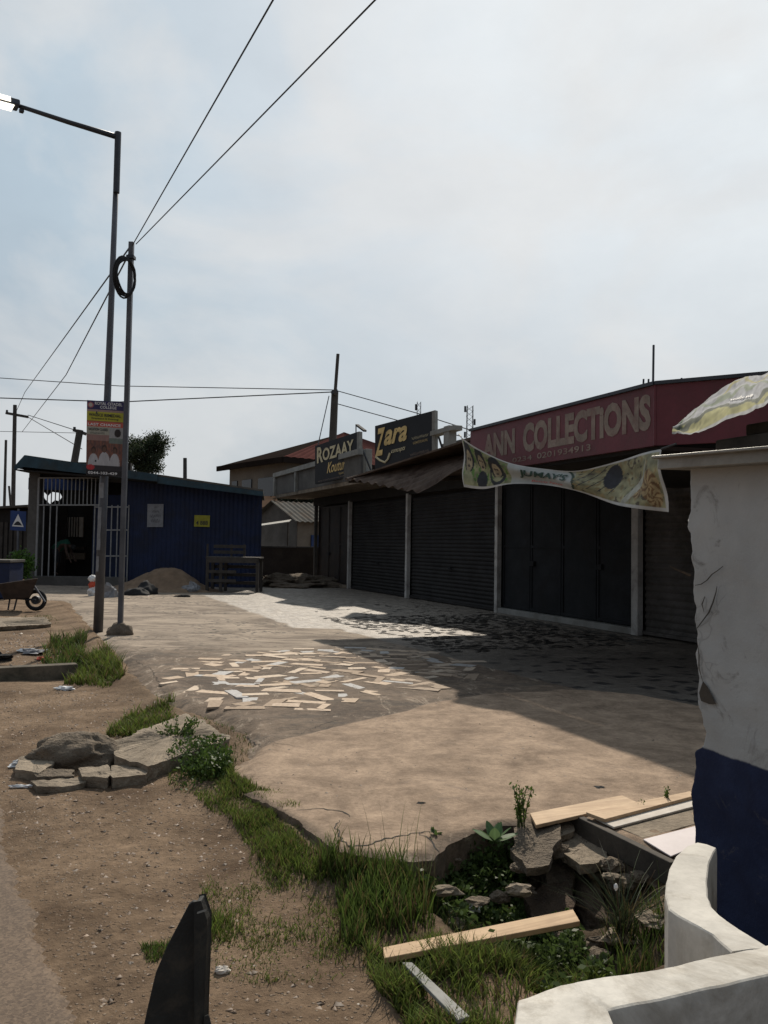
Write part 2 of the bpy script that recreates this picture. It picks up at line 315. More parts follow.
# apron -----------------------------------------------------------
def m_apron():
    m,nt,bs=nodes('cement_apron'); bs.inputs['Specular IOR Level'].default_value=.35
    a=nt.nodes.new('ShaderNodeAttribute'); a.attribute_name='zone'; sep=nt.nodes.new('ShaderNodeSeparateColor'); L(nt,a.outputs['Color'],sep.inputs[0])
    scr,til,crk=sep.outputs
    # rough old cement
    c0=ramp(nt,noi(nt,.8,10,.74,dist=.6),.38,.62,(.070,.050,.036),(.165,.122,.088))
    c0=mixc(nt,.8,c0,ramp(nt,noi(nt,9,9,.78),.36,.62,(.50,.48,.45),(1.35,1.33,1.3)),'MULTIPLY')
    c0=mixc(nt,math_(nt,'MULTIPLY',ramp(nt,noi(nt,2.1,9,.8,scalev(nt,(1,.5,1)),1.5),.55,.61),.8),c0,(.31,.25,.19))
    c0=mixc(nt,math_(nt,'MULTIPLY',ramp(nt,noi(nt,3.2,8,.75,scalev(nt,(.35,1,1))),.53,.60),.6),c0,(.055,.045,.036))
    gy=nt.nodes.new('ShaderNodeSeparateXYZ'); L(nt,coord(nt),gy.inputs[0])
    farf=ramp(nt,math_(nt,'SUBTRACT',math_(nt,'ADD',math_(nt,'MULTIPLY',gy.outputs[1],.25),math_(nt,'MULTIPLY',noi(nt,.9,5,.7),1.2)),3.0),.25,.55)
    va=N(nt,'ShaderNodeTexVoronoi',Scale=9.0); L(nt,coord(nt),va.inputs['Vector'])
    agg=math_(nt,'MULTIPLY',ramp(nt,va.outputs['Distance'],.28,.40,(1,1,1),(0,0,0)),ramp(nt,noi(nt,.9,6,.7,scalev(nt,(.6,1,1))),.50,.56))
    pale=ramp(nt,noi(nt,1.5,9,.75,scalev(nt,(.5,1,1)),1),.40,.62,(.13,.10,.075),(.32,.26,.20))
    c0=mixc(nt,farf,c0,mixc(nt,agg,pale,(.055,.048,.04)))
    # smooth screed
    c1=ramp(nt,noi(nt,2.3,10,.74,dist=.5),.33,.67,(.150,.104,.070),(.375,.280,.200))
    c1=mixc(nt,.65,c1,ramp(nt,noi(nt,5,9,.78,scalev(nt,(1,.7,1)),.3),.38,.60,(.66,.63,.61),(1.14,1.12,1.10)),'MULTIPLY')
    c1=mixc(nt,.5,c1,ramp(nt,noi(nt,38,6,.75),.36,.6,(.68,.66,.63),(1.1,1.1,1.1)),'MULTIPLY')
    c1=mixc(nt,math_(nt,'MULTIPLY',ramp(nt,noi(nt,2.3,6,.7,dist=2),.6,.68),.45),c1,(.15,.11,.085))
    c=mixc(nt,scr,c0,c1)
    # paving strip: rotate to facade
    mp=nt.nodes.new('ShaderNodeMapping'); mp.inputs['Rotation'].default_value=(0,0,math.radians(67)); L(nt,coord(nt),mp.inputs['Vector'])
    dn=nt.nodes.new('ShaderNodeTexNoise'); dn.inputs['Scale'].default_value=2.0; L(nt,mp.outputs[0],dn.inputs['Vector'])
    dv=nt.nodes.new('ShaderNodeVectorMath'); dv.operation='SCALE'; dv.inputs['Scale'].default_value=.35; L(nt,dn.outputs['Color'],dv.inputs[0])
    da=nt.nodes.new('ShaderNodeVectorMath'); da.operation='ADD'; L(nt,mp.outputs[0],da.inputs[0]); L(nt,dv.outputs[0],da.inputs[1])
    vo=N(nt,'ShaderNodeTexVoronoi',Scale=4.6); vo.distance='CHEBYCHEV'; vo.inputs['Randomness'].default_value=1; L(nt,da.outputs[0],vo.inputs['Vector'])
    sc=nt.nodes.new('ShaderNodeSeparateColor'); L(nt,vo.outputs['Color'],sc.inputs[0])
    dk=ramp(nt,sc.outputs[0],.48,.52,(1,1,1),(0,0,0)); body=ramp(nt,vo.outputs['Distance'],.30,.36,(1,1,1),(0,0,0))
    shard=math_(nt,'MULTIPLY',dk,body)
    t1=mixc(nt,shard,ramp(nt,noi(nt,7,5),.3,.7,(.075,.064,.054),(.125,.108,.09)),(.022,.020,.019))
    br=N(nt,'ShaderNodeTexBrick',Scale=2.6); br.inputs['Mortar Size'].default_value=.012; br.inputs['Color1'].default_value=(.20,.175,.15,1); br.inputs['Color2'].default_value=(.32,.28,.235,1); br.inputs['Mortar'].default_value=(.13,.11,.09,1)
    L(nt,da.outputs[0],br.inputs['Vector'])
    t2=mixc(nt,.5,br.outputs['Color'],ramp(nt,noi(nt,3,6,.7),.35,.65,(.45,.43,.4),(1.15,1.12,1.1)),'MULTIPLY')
    # nearer part dark shards, far part pale
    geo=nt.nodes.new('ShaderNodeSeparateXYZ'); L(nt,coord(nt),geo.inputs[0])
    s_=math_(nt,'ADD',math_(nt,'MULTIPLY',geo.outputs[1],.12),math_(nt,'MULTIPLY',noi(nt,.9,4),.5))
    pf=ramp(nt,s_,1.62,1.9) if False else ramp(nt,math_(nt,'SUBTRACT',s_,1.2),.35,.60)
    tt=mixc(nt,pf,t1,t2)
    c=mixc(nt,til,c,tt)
    c=mixc(nt,crk,c,(.012,.010,.008))
    L(nt,c,bs.inputs['Base Color'])
    r=math_(nt,'SUBTRACT',.93,math_(nt,'MULTIPLY',til,ramp(nt,noi(nt,4,5),.3,.7,(.22,)*3,(.52,)*3)),True); L(nt,r,bs.inputs['Roughness'])
    h=math_(nt,'ADD',noi(nt,9,9,.75),math_(nt,'MULTIPLY',noi(nt,60,3,.6),.2)); bump(nt,bs,h,.85,.02); return m
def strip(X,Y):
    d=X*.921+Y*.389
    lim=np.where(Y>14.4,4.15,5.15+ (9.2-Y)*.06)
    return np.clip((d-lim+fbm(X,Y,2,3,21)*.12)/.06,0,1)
def apron_h(X,Y):
    sd=apron_sd(X,Y); sc=np.clip((sdf(X,Y,SCREED)+fbm(X,Y,2.2,4,31)*.08)/.05,0,1)
    z=fbm(X,Y,.5,3,12)*.018+fbm(X,Y,5,4,13)*.006+(sc)*.014
    z+= -np.clip((9-np.abs(Y-0))/9,0,1)*0
    rough=np.clip(1-sc,0,1)*np.clip(1-strip(X,Y),0,1); z+=rough*fbm(X,Y,3.3,5,15)*.016
    ck=np.full(X.shape,9.)
    for c in CRACKS: ck=np.minimum(ck,seg_dist(X,Y,c,False))
    ck=ck+fbm(X,Y,14,3,41)*.02
    
    e=np.clip(1-sd/.05,0,1); z-=e*e*.008
    lw_=(Y>4.9)&(X<0); e2=np.clip(1-sd/(.30+.25*fbm(X,Y,1.5,3,16)),0,1); z=np.where(lw_,z-e2**1.3*.075+e2*fbm(X,Y,11,5,17)*.05,z)
    return z
def apron_zone(X,Y):
    sc=np.clip((sdf(X,Y,SCREED)+fbm(X,Y,2.2,4,31)*.08)/.06,0,1)
    ck=np.full(X.shape,9.)
    for c in CRACKS: ck=np.minimum(ck,seg_dist(X,Y,c,False))
    ck=ck+fbm(X,Y,14,3,41)*.02
    return [sc,strip(X,Y)*(1-sc),np.zeros_like(X)]
ax=axis(-12.2,9,lambda x: .024 if -2.4<x<3 else .05); ay=axis(2.9,45,lambda y: .018 if y<6 else max(.02,.0045*y) if y<25 else .4)
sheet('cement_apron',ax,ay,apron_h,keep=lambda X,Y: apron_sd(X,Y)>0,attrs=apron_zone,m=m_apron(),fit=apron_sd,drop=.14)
es_=bpy.data.objects['cement_apron'].modifiers.new('crisp','EDGE_SPLIT'); es_.split_angle=math.radians(45)
crm=MB()
def crack_line(pts,w,seed):
    P_=[]; rr=random.Random(seed)
    for i in range(len(pts)-1):
        a,b=Vector((*pts[i],0)),Vector((*pts[i+1],0)); k=max(2,int((b-a).length/.025))
        for j in range(k): P_.append(a.lerp(b,j/k))
    P_.append(Vector((*pts[-1],0))); n=len(P_); o=[]
    for i,p in enumerate(P_):
        t=(P_[min(i+1,n-1)]-P_[max(i-1,0)]).normalized(); sN=Vector((-t.y,t.x,0)); q=p+sN*(.025*noise.noise(p*11+Vector((seed,0,0)))+.010*rr.uniform(-1,1)); ww=w*(.25+.9*abs(noise.noise(p*17)))*(1-abs(i/(n-1)*2-1)**3*.8)+.0006
        z=float(apron_h(np.array([[q.x]]),np.array([[q.y]]))[0,0])+.0025; o+= [(*(q-sN*ww)[:2],z),(*(q+sN*ww*rr.uniform(.4,1.2))[:2],z)]
    i0=len(crm.v); crm.v+=o
    for i in range(n-1): crm.f.append((i0+2*i,i0+2*i+2,i0+2*i+3,i0+2*i+1))
for k,c_ in enumerate(CRACKS): crack_line(c_,.009,k)
for k,c_ in enumerate(([(430,702),(470,692),(520,700),(560,697),(610,712)],[(300,733),(330,722),(360,716),(400,712)],[(120,652),(150,668),(165,690)],[(520,652),(590,672),(650,690)],[(240,726),(262,742),(300,748)],[(120,640),(180,634),(240,640)])): crack_line(poly(c_,0),.005,20+k)
tag(crm.build('apron_cracks',M['dark']),kind='structure')
# road --------------------------------------------------------------
def m_road():
    m,nt,bs=nodes('dusty_asphalt'); bs.inputs['Roughness'].default_value=.95
    c=ramp(nt,noi(nt,1.2,7,.6),.3,.7,(.085,.062,.044),(.140,.102,.072))
    v=N(nt,'ShaderNodeTexVoronoi',Scale=95.0); L(nt,coord(nt),v.inputs['Vector'])
    c=mixc(nt,.6,c,ramp(nt,v.outputs['Color'],.2,.9,(.55,.5,.5),(1.45,1.4,1.35)),'MULTIPLY')
    L(nt,c,bs.inputs['Base Color']); bump(nt,bs,noi(nt,110,4,.7),.7,.006); return m
def road_sd(X,Y): return ((X+.91)*(-2.49)+(Y-2.67)*(-1.57))/2.944+fbm(X,Y,1.6,5,51)*.12
rx=axis(-40,0.5,lambda x:.03 if x>-4 else .5); ry=axis(-20,45,lambda y:.5 if (y<.8 or y>9) else .03)
sheet('road',rx,ry,lambda X,Y: np.where(road_sd(X,Y)>.02,DZ+.004,DZ-.03)+fbm(X,Y,3,3,52)*.003,keep=lambda X,Y: (road_sd(X,Y)>0)&(road_sd(X,Y)<7),m=m_road())
def gz(x,y): 
    X=np.array([[x]],float);Y=np.array([[y]],float); return float(ground_h(X,Y)[0,0])
def G(px,py,z=DZ):
    p=P(px,py,z)
    for _ in range(4): p=P(px,py,max(gz(p.x,p.y),-.6))
    return p
# ------------------------------------------------------------------ text
def text_mesh(txt, bold=0.0, res=3, shear=0):
    cu=bpy.data.curves.new('t','FONT'); cu.body=txt; cu.resolution_u=res; cu.offset=bold; cu.shear=shear; cu.fill_mode='BOTH' if False else 'FRONT'
    o=bpy.data.objects.new('t',cu); C.objects.link(o); dg=bpy.context.evaluated_depsgraph_get(); dg.update()
    me=bpy.data.meshes.new_from_object(o.evaluated_get(dg)); v=[tuple(q.co) for q in me.vertices]; f=[tuple(p.vertices) for p in me.polygons]
    bpy.data.objects.remove(o); bpy.data.meshes.remove(me)
    xs_=[q[0] for q in v]; ys_=[q[1] for q in v]; x0,x1,y0,y1=min(xs_),max(xs_),min(ys_),max(ys_)
    return [((q[0]-x0)/(x1-x0),(q[1]-y0)/(y1-y0)) for q in v],f
def put_text(mb, txt, fn, u0,v0,u1,v1, bold=0, shear=0):   # fn(u,v)->world ; v upwards
    v,f=text_mesh(txt,bold,shear=shear); i=len(mb.v)
    for a,b in v: mb.v.append(tuple(fn(u0+(u1-u0)*a, v0+(v1-v0)*b)))
    for q in f: mb.f.append(tuple(i+k for k in q))
    return mb
def quadfn(TL,TR,BR,BL,off=.006):
    n=(BR-BL).cross(TL-BL).normalized()
    if n.dot(Vector((0,0,CAMZ))-BL)<0: n=-n
    return lambda u,v: (BL*(1-u)+BR*u)*(1-v)+(TL*(1-u)+TR*u)*v+n*off
def scribble(parent,name,fn,u0,v0,u1,v1,m,seed,k=9):      # a worn, unreadable line of writing, one connected squiggle
    rr=random.Random(seed); pts=[]; K=k*3
    for i in range(K): pts.append(fn(u0+(u1-u0)*i/(K-1), (v0 if i%2 else v1)*(1) + (v1-v0)*rr.uniform(-.15,.15)))
    w=(fn(u0,v1)-fn(u0,v0)).length*.13
    b=MB(); 
    for i in range(K):
        q=pts[i]; up_v=UPV*w; b.v+= [tuple(q-up_v),tuple(q+up_v)]
    for i in range(K-1): b.f.append((2*i,2*i+2,2*i+3,2*i+1))
    return b.build(name,m,parent)
# ==================================================================== SHOPS
shop=thing('shop_row','long single storey row of shuttered dark shops behind the cement apron','shop building',FP(-4,0,0))
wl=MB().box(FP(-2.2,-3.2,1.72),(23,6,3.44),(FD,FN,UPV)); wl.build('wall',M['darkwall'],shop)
# roof slab and parapet
MB().box(FP(-2.2,-3.0,3.52),(23.3,6.8,.16),(FD,FN,UPV)).build('roof',M['conc'],shop)
def s_at(px,py):
    r=ray(px,py); t=9.585/(r.x*.9212+r.y*.3890); return Vector((r.x*t-F0.x,r.y*t-F0.y,0)).dot(FD)
SP=[s_at(317,545),s_at(351,545),s_at(409.5,550),s_at(500,555),s_at(639.5,565)]
print('pillars',SP)
bays=[(-13.45,-9.67),(-9.67,-4.9),(-4.9,0),(0,4.85),(4.85,9.2)]
for s in SP:
    MB().box(FP(s,.06,1.49),(.12 if s<4 else .17,.12,2.98),(FD,FN,UPV)).build('pillar',M['white'] if s>-10 else M['greyrender'],shop,bevel=.008)
def shutter(s0,s1,z0,z1,m,pitch=.1):
    n=int((z1-z0)/pitch)*4; prof=[0,.022,.03,.012]
    b=MB().grid(lambda u,v: FP(s0+(s1-s0)*u,-.06+prof[int(round(v*n))%4]+.01*math.sin(u*7+v*3),z0+(z1-z0)*v),6,n)
    o=b.build('roller_shutter',m,shop); 
    MB().bar(FP(s0,-.0,z0+.03),FP(s1,-.0,z0+.03),.05,.06).build('bottom_rail',m,o)
    MB().box(FP((s0+s1)/2,.005,z0+.9),(.12,.04,.05),(FD,FN,UPV)).build('lock',M['door'],o)
shutter(SP[1]+.07,SP[2]-.07,.03,2.86,M['shutter']); shutter(SP[2]+.07,SP[3]-.07,.03,2.86,M['shutter']); shutter(SP[4]+.1,SP[4]+4.3,.03,2.86,M['greyshutter'],.12)
def leafdoor(s0,s1,n,m,z0,z1):
    for k in range(n):
        a=s0+(s1-s0)*k/n+.008; b=s0+(s1-s0)*(k+1)/n-.008
        o=MB().box(FP((a+b)/2,-.06,(z0+z1)/2),(b-a,.04,z1-z0),(FD,FN,UPV)).build('metal_door',m,shop)
        fr=MB()
        for z in (z0+.04,(z0+z1)/2,z1-.04): fr.box(FP((a+b)/2,-.03,z),(b-a,.02,.06),(FD,FN,UPV))
        for s in (a+.03,b-.03): fr.box(FP(s,-.03,(z0+z1)/2),(.05,.018,z1-z0),(FD,FN,UPV))
        fr.build('door_frame',m,o)
        if k%2: MB().box(FP(a+.1,-.01,1.15),(.14,.05,.1),(FD,FN,UPV)).build('handle',M['door'],o)
leafdoor(SP[3]+.07,SP[4]-.1,4,M['door'],.13,2.9); leafdoor(SP[0]+.07,SP[1]-.07,3,M['rustdoor'],.12,2.9)
MB().box(FP((SP[3]+SP[4])/2,.02,.06),(SP[4]-SP[3],.16,.12),(FD,FN,UPV)).build('plinth',M['conclight'],shop,bevel=.01)
MB().box(FP(-11.5,.02,.05),(3.8,.16,.11),(FD,FN,UPV)).build('plinth',M['conc'],shop,bevel=.01)
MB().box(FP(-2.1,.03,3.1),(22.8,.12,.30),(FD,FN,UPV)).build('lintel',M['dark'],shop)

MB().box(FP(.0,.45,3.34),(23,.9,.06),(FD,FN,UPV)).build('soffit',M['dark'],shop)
# concrete canopy, far end
cb=MB(); cb.box(FP(-9.9,.65,3.33),(9.2,1.34,.13),(FD,FN,UPV)); cb.build('canopy',M['conc'],shop,bevel=.01)
cf=MB(); cf.box(FP(-9.9,1.29,3.74),(9.2,.08,.70),(FD,FN,UPV)); cfo=cf.build('canopy_fascia',M['greyrender'],shop)
fr=MB(); fr.box(FP(-9.9,1.36,4.16),(9.3,.16,.16),(FD,FN,UPV)); 
for s in (-14.45,-11.6): fr.box(FP(s,1.36,3.72),(.15,.12,.74),(FD,FN,UPV))
fr.box(FP(-14.45,.6,4.16),(.15,1.4,.16),(FD,FN,UPV)); fr.box(FP(-14.45,.6,3.6),(.10,1.4,.4),(FD,FN,UPV)); fr.build('canopy_rim',M['conclight'],cfo)
# parapet posts behind the signs
pb=MB()
for s in (-7.4,-6.9,-3.7,-2.4,-1.4): pb.box(FP(s,.5,4.0),(.28,.22,.9),(FD,FN,UPV))
pb.box(FP(-2.5,.5,4.36),(3.0,.26,.12),(FD,FN,UPV)); pb.box(FP(-5.2,.5,3.66),(8.4,.16,.2),(FD,FN,UPV)); pb.build('parapet',M['conclight'],shop,bevel=.01)
MB().box(FP(-2.5,-.6,3.95),(2.8,.1,.8),(FD,FN,UPV)).build('upper_wall',M['greyrender'],shop)
# corrugated awning
A=PD(345,479,15.6); D=PD(464,451,13.6); B=PD(420,491,12.1); Cc=PD(468,462,11.3)
def awn(u,v):
    p=(A*(1-u)+D*u)*(1-v)+(B*(1-u)+Cc*u)*v
    step=.05*math.floor(v*3.999)*-1
    return p+UPV*(.022*math.sin(v*2*math.pi*9)+step*.2+.01*math.sin(u*9+v*2))
aw=thing('awning','sagging rusty corrugated tin awning below the two black signboards','awning',A)
MB().grid(awn,30,104).build('corrugated_sheet',M['tin'],aw,thick=.004)
bt=MB()
for u in (.12,.38,.64,.9): bt.bar(awn(u,.02)-UPV*.07,awn(u,.80)-UPV*.07,.05,.06)
bt.build('rafter',M['oldwood'],aw)
for u,s_ in ((.02,1.5),(.98,4.6)): MB().bar(awn(u,.02)-UPV*.07,FP(s_,.1,3.0),.07).build('tie_beam',M['oldwood'],aw)
# maroon sign
def maroon(s0,o0,s1,o1):
    a=FP(s0,o0,3.1); b=FP(s1,o1,3.1); return a,b
SG=thing('shop_sign','long maroon fascia sign with faded cream lettering above the wide black doors','shop sign',FP(2.4,1,3.1))
a=PD(470,474,11.47); a.z=2.54; b=PD(655,446,7.99); b.z=2.54
H93=.61; TLs,TRs,BRs,BLs=a+UPV*H93,b+UPV*H93,b,a
dirn=(b-a).normalized(); nn=Vector((dirn.y,-dirn.x,0)); 
if nn.y>0: nn=-nn
MB().slab([BLs,BRs,TRs,TLs],.05,nn).build('sign_panel',M['sign'],SG)
e=b+Vector((.86,-.51,0)).normalized()*2.2; n2=Vector((-.51,-.86,0)).normalized()
MB().slab([b+nn*.0,e,e+UPV*H93,b+UPV*H93],.05,n2).build('sign_return',M['sign'],SG)
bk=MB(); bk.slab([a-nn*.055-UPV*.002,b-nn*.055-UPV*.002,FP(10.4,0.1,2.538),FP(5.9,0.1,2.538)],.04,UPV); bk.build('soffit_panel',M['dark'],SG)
MB().slab([P(597,458,2.515),P(636,452,2.515),P(634,473,2.515),P(598,477,2.515)],.01,UPV).build('ceiling_panel',M['conclight'],SG)
fr=MB(); fr.bar(TLs+UPV*.02,TRs+UPV*.02,.06,.035);  fr.bar(TRs+UPV*.02,e+UPV*(H93+.02),.06,.035); fr.build('edge_strip',M['darksteel'],SG); MB().bar(b+nn*.004,b+UPV*H93+nn*.004,.02).build('corner_seam',M['sign'],SG)
fn=quadfn(TLs,TRs,BRs,BLs,.004)
lt=MB(); put_text(lt,'ANN',fn,.10,.30,.315,.84,.05); lt.build('lettering',M['letter'],SG); lt=MB(); put_text(lt,'COLLECTiONS',fn,.365,.27,.985,.88,.05); lt.build('lettering',M['letter'],SG); lt=MB(); put_text(lt,'0234',fn,.30,.10,.42,.20,.012); lt.build('lettering',M['letter'],SG); lt=MB(); put_text(lt,'0201934913',fn,.45,.095,.73,.215,.012); lt.build('lettering',M['letter'],SG)
vr=MB().slab([A,a+UPV*.52,FP(5.98,.12,3.12),FP(1.5,.12,3.12)],.03,UPV); vr.build('veranda_sheet',M['tin'],shop)
for (px,py0,py1,r,nm,lb) in ((653,383,345,.012,'mast','thin tall metal mast rising behind the maroon sign corner'),(643,387,379,.01,'steel_rod','short rusty rod stub, leftmost beside the tall thin mast'),(648,386,379,.01,'steel_rod','short rusty rod stub, nearest the tall thin mast on its left'),(681,383,378,.01,'steel_rod','short rusty rod stub right of the maroon sign corner')):
    q=MB().tube([PD(px,py0+6,8.4),PD(px+.6,py1,8.4)],r,6); o=q.build(nm,M['darksteel']); tag(o,lb,'mast' if nm=='mast' else 'rod')
# Black signboards
def signboard(name,label,tl,tr,br,bl,depths,build):
    TL,TR=PD(*tl,depths[0]),PD(*tr,depths[1]); BR,BL=PD(*br,depths[1]),PD(*bl,depths[0])
    t=thing(name,label,'signboard',BL); n=(BR-BL).cross(TL-BL).normalized()
    if n.dot(-BL)<0: n=-n
    MB().slab([BL,BR,TR,TL],.12,n).build('panel',M['signdark'],t)
    e=MB(); w=(BR-BL).normalized(); e.hexa([BR+n*.005,BR+w*.09+n*.005,BR+w*.09-n*.14,BR-n*.14,TR+n*.005,TR+w*.09+n*.005,TR+w*.09-n*.14,TR-n*.14]); e.build('side_edge',M['conclight'],t)
    build(t,quadfn(TL,TR,BR,BL,.012),quadfn(TL,TR,BR,BL,.02),TL,TR,BR,BL,n)
    for k,(p,q) in enumerate(((TR,BR),(TL,BL))):
        MB().bar(p*.75+q*.25-n*.13,q-n*.8-UPV*.1,.04).build('support_strut',M['darksteel'],t)
    return t
def lit(t,fa,fb,*r):
    m=MB(); put_text(m,'R',fb,.06,.52,.21,.93,.03); m.build('lettering',M['palegold'],t); m=MB(); put_text(m,'OZAAY',fb,.20,.54,.93,.86,.03); m.build('lettering',M['palegold'],t)
    m=MB(); put_text(m,'Kouture',fa,.30,.20,.80,.47,.01,.4); m.build('script_lettering',M['gold'],t); scribble(t,'script_lettering',fa,.58,.10,.82,.15,M['gold'],6,6)
    scribble(t,'small_lettering',fa,.08,.03,.9,.06,M['letter'],1,24)
signboard('signboard','square black signboard with cream and gold ROZAAY lettering, left of the two',(315,446),(357,432),(357,475),(315,484),(25.0,23.8),lit)
def lit2(t,fa,fb,*r):
    m=MB(); put_text(m,'Z',fb,.01,.34,.19,.92,.03,.35); m.build('lettering',M['gold'],t); m=MB(); put_text(m,'ara',fb,.17,.52,.58,.84,.03,.35); m.build('lettering',M['gold'],t)
    sw=MB()
    prev=None
    pts=[(.02,.34),(.10,.24),(.19,.17),(.24,.22),(.28,.34),(.40,.36),(.55,.37)]
    sw.tube([fb(*p) for p in pts[:5]],.028,6); put_text(sw,'concepts',fb,.30,.30,.55,.41,.01,.4); sw.build('script_lettering',M['palegold'],t)
    scribble(t,'small_lettering',fa,.66,.50,.94,.55,M['palegold'],2,9); scribble(t,'small_lettering',fa,.68,.40,.93,.45,M['gold'],3,9); scribble(t,'small_lettering',fa,.63,.17,.95,.22,M['letter'],4,11); scribble(t,'small_lettering',fa,.63,.10,.95,.14,M['letter'],5,11)
signboard('signboard','black signboard with large gold Zara script, right and higher of the two',(375,426),(432,411),(432,459),(375,473),(21.3,20.3),lit2)
# lamp bracket on first sign
t=thing('flood_lamp','small dark flood lamp on a bent bracket atop the ROZAAY signboard','lamp',PD(356,433,23.9))
MB().tube([PD(356,436,23.9),PD(356,426,23.9),PD(358,425,23.8)],.02,6).build('bracket',M['darksteel'],t)
MB().bar(PD(357,425,23.8),PD(365,431,23.2),.10,.05).build('lamp_head',M['black'],t)
# banner ------------------------------------------------------------
top=[(462,437),(480,449),(510,463),(545,469),(578,470.5),(620,461),(645,453),(661,449)]
bot=[(464,487),(486,489),(512,484),(545,485),(575,491),(610,503),(636,508),(667,512)]
def interp(a,t):
    t=max(0,min(.99999,t))*(len(a)-1); i=int(t); f=t-i
    p0=a[max(i-1,0)];p1=a[i];p2=a[i+1];p3=a[min(i+2,len(a)-1)]
    return tuple(.5*((2*p1[k])+(-p0[k]+p2[k])*f+(2*p0[k]-5*p1[k]+4*p2[k]-p3[k])*f*f+(-p0[k]+3*p1[k]-3*p2[k]+p3[k])*f**3) for k in (0,1))
def ban(u,v,off=0):
    a=interp(top,u); b=interp(bot,u); 
    fold=.022*math.sin(v*7+u*9) + .03*math.sin((u*17-v*4))*(1-v)*u
    x=a[0]*v+b[0]*(1-v); y=a[1]*v+b[1]*(1-v); Y=10.85-3.35*u
    if u>.86: fold+= .08*math.sin((u-.86)/.14*math.pi)*math.sin(v*math.pi)
    p=PD(x,y,Y); return p+FN*(fold+.0+off)
def smooth(a,b,x): t=max(0,min(1,(x-a)/(b-a))); return t*t*(3-2*t)
def nz(u,v,s): return noise.noise(Vector((u*s,v*s*.4,3.3)))
def ell(u,v,cu,cv,ru,rv): return ((u-cu)/ru)**2+((v-cv)/rv)**2<1
def bancol(u,v):
    g=(.30,.36,.17); c=(.42,.43,.36)
    base=tuple(a*(.8+.5*nz(u*3,v*3,5)) for a in ((.36,.38,.20) if u<.28 else (.42,.43,.37) if u<.56 else (.40,.38,.22)))
    c=base
    if u<.27:
        if .12<v<.95 and nz(u*9,v*3,8)>.15: c=(.12,.25,.05)
        for (cu,cv,s) in ((.05,.55,1),(.135,.62,.8),(.215,.5,1)):
            if ell(u,v,cu,cv+.12,.036*s,.34*s): c=(.018,.02,.024)
            if ell(u,v,cu,cv+.02,.022*s,.23*s): c=(.36,.30,.19)
            if ell(u,v,cu+.006,cv+.06,.006,.03) or ell(u,v,cu-.008,cv+.06,.006,.03) or ell(u,v,cu,cv-.08,.008,.03): c=(.06,.04,.035)
            if ell(u,v,cu,cv-.42,.035*s,.24): c=(.36,.37,.22) if s==1 else (.02,.022,.028)
        if ell(u,v,.215,.40,.04,.36) and not ell(u,v,.212,.46,.031,.30): c=(.03,.035,.04)
    if .28<=u<.57:
        d=((u-.40)/.165)**2+((v-.3)/1.1)**2
        c=(.44,.46,.44) if d<.92 else ((.03,.06,.04) if d<1.06 else base)
    if u>.56:
        k=nz(u*6,v*3,9)
        if k>.30: c=(.33,.26,.13)
        if k<-.42: c=(.12,.10,.07)
        if .58<u<.72 and abs(math.sin((u*3.4-v*.45)*22))<.18 and .2<v<.95: c=(.03,.03,.04)
        if ell(u,v,.70,.62,.035,.30): c=(.03,.032,.04)
        for (cu,cv,r) in ((.93,.42,.05),(.86,.35,.035),(.95,.2,.03)):
            rr=math.hypot((u-cu)/r,(v-cv)/(r*5)); ang=math.atan2((v-cv)/5,(u-cu))
            if rr<1: c=(.44,.33,.17) if math.sin(ang*7+rr*6)>-.2 else (.20,.11,.05)
        if .78<u<.9 and abs((v-(u-.78)*6))<.12: c=(.47,.46,.38)
    if u>.56 or u<.28:
        q_=noise.fractal(Vector((u*38,v*7,2)),1,2,4); c=tuple(x*(1+.45*q_) for x in c)
    c=tuple(x*.85 for x in c)
    if v<.055 or v>.965 or u<.012 or u>.988: c=(.50,.50,.48)
    return c
bn=thing('banner','sagging printed vinyl banner reading JUMAY\'S strung in front of the maroon sign','banner',ban(0,1))
MB().grid(ban,260,60,bancol).build('vinyl_sheet',PM,bn,smooth=True)
m=MB(); put_text(m,"JUMAY'S",lambda u,v: ban(u,v,.02),.325,.32,.535,.80,.03,.1); m.build('lettering',M['inkgreen'],bn)
m=MB(); put_text(m,"Beauty Palace",lambda u,v: ban(u,v,.02),.37,.10,.52,.26,.0,.2); m.build('small_lettering',M['redink'],bn)
MB().tube([ban(0,1),PD(459,434,11.2)],.01,5).build('cord',M['wire'],bn); MB().tube([ban(.999,1),PD(676,444,7.2)],.01,5).build('cord',M['wire'],bn)
# ==================================================================== STREET LAMP
b0=P(98,631,0.0); b0.z=-.02
lampT=PD(118,136,12.9)
sl=thing('street_lamp','tall grey street lamp leaning slightly, arm over the road at left','street lamp',b0)
kk=[b0+(lampT-b0)*t for t in (0,.25,.5,.75,1)]
MB().tube(kk,[.080,.068,.056,.047,.040],14).build('pole',M['steel'],sl,smooth=True)
MB().tube([kk[4]-UPV*.95+Vector((0,0,0)),kk[4]+UPV*.06],.052,12).build('collar',M['darksteel'],sl)
hd=PD(16,105,12.4)
MB().tube([kk[4]-UPV*.02,(kk[4]+hd)/2-UPV*.02,hd],[.045,.038,.032],10).build('arm',M['darksteel'],sl,smooth=True)
hd2=PD(-6,99,12.2); x=(hd2-hd).normalized(); y=Vector((0,1,0)); y=(y-x*y.dot(x)).normalized(); z=x.cross(y); z = z if z.z>0 else -z
lh=MB().box((hd+hd2)/2+x*.02,(.44,.22,.10),(x,y,z)).build('lamp_head',M['darksteel'],sl,bevel=.02)
LE=mat('lit_lens',(.8,.78,.7),.4,.02,5,bmp=0,emit=((1,.93,.78),2.2))
MB().box((hd+hd2)/2+x*.10-y*.135-z*.005,(.30,.012,.075),(x,y,z)).build('lens',LE,lh)
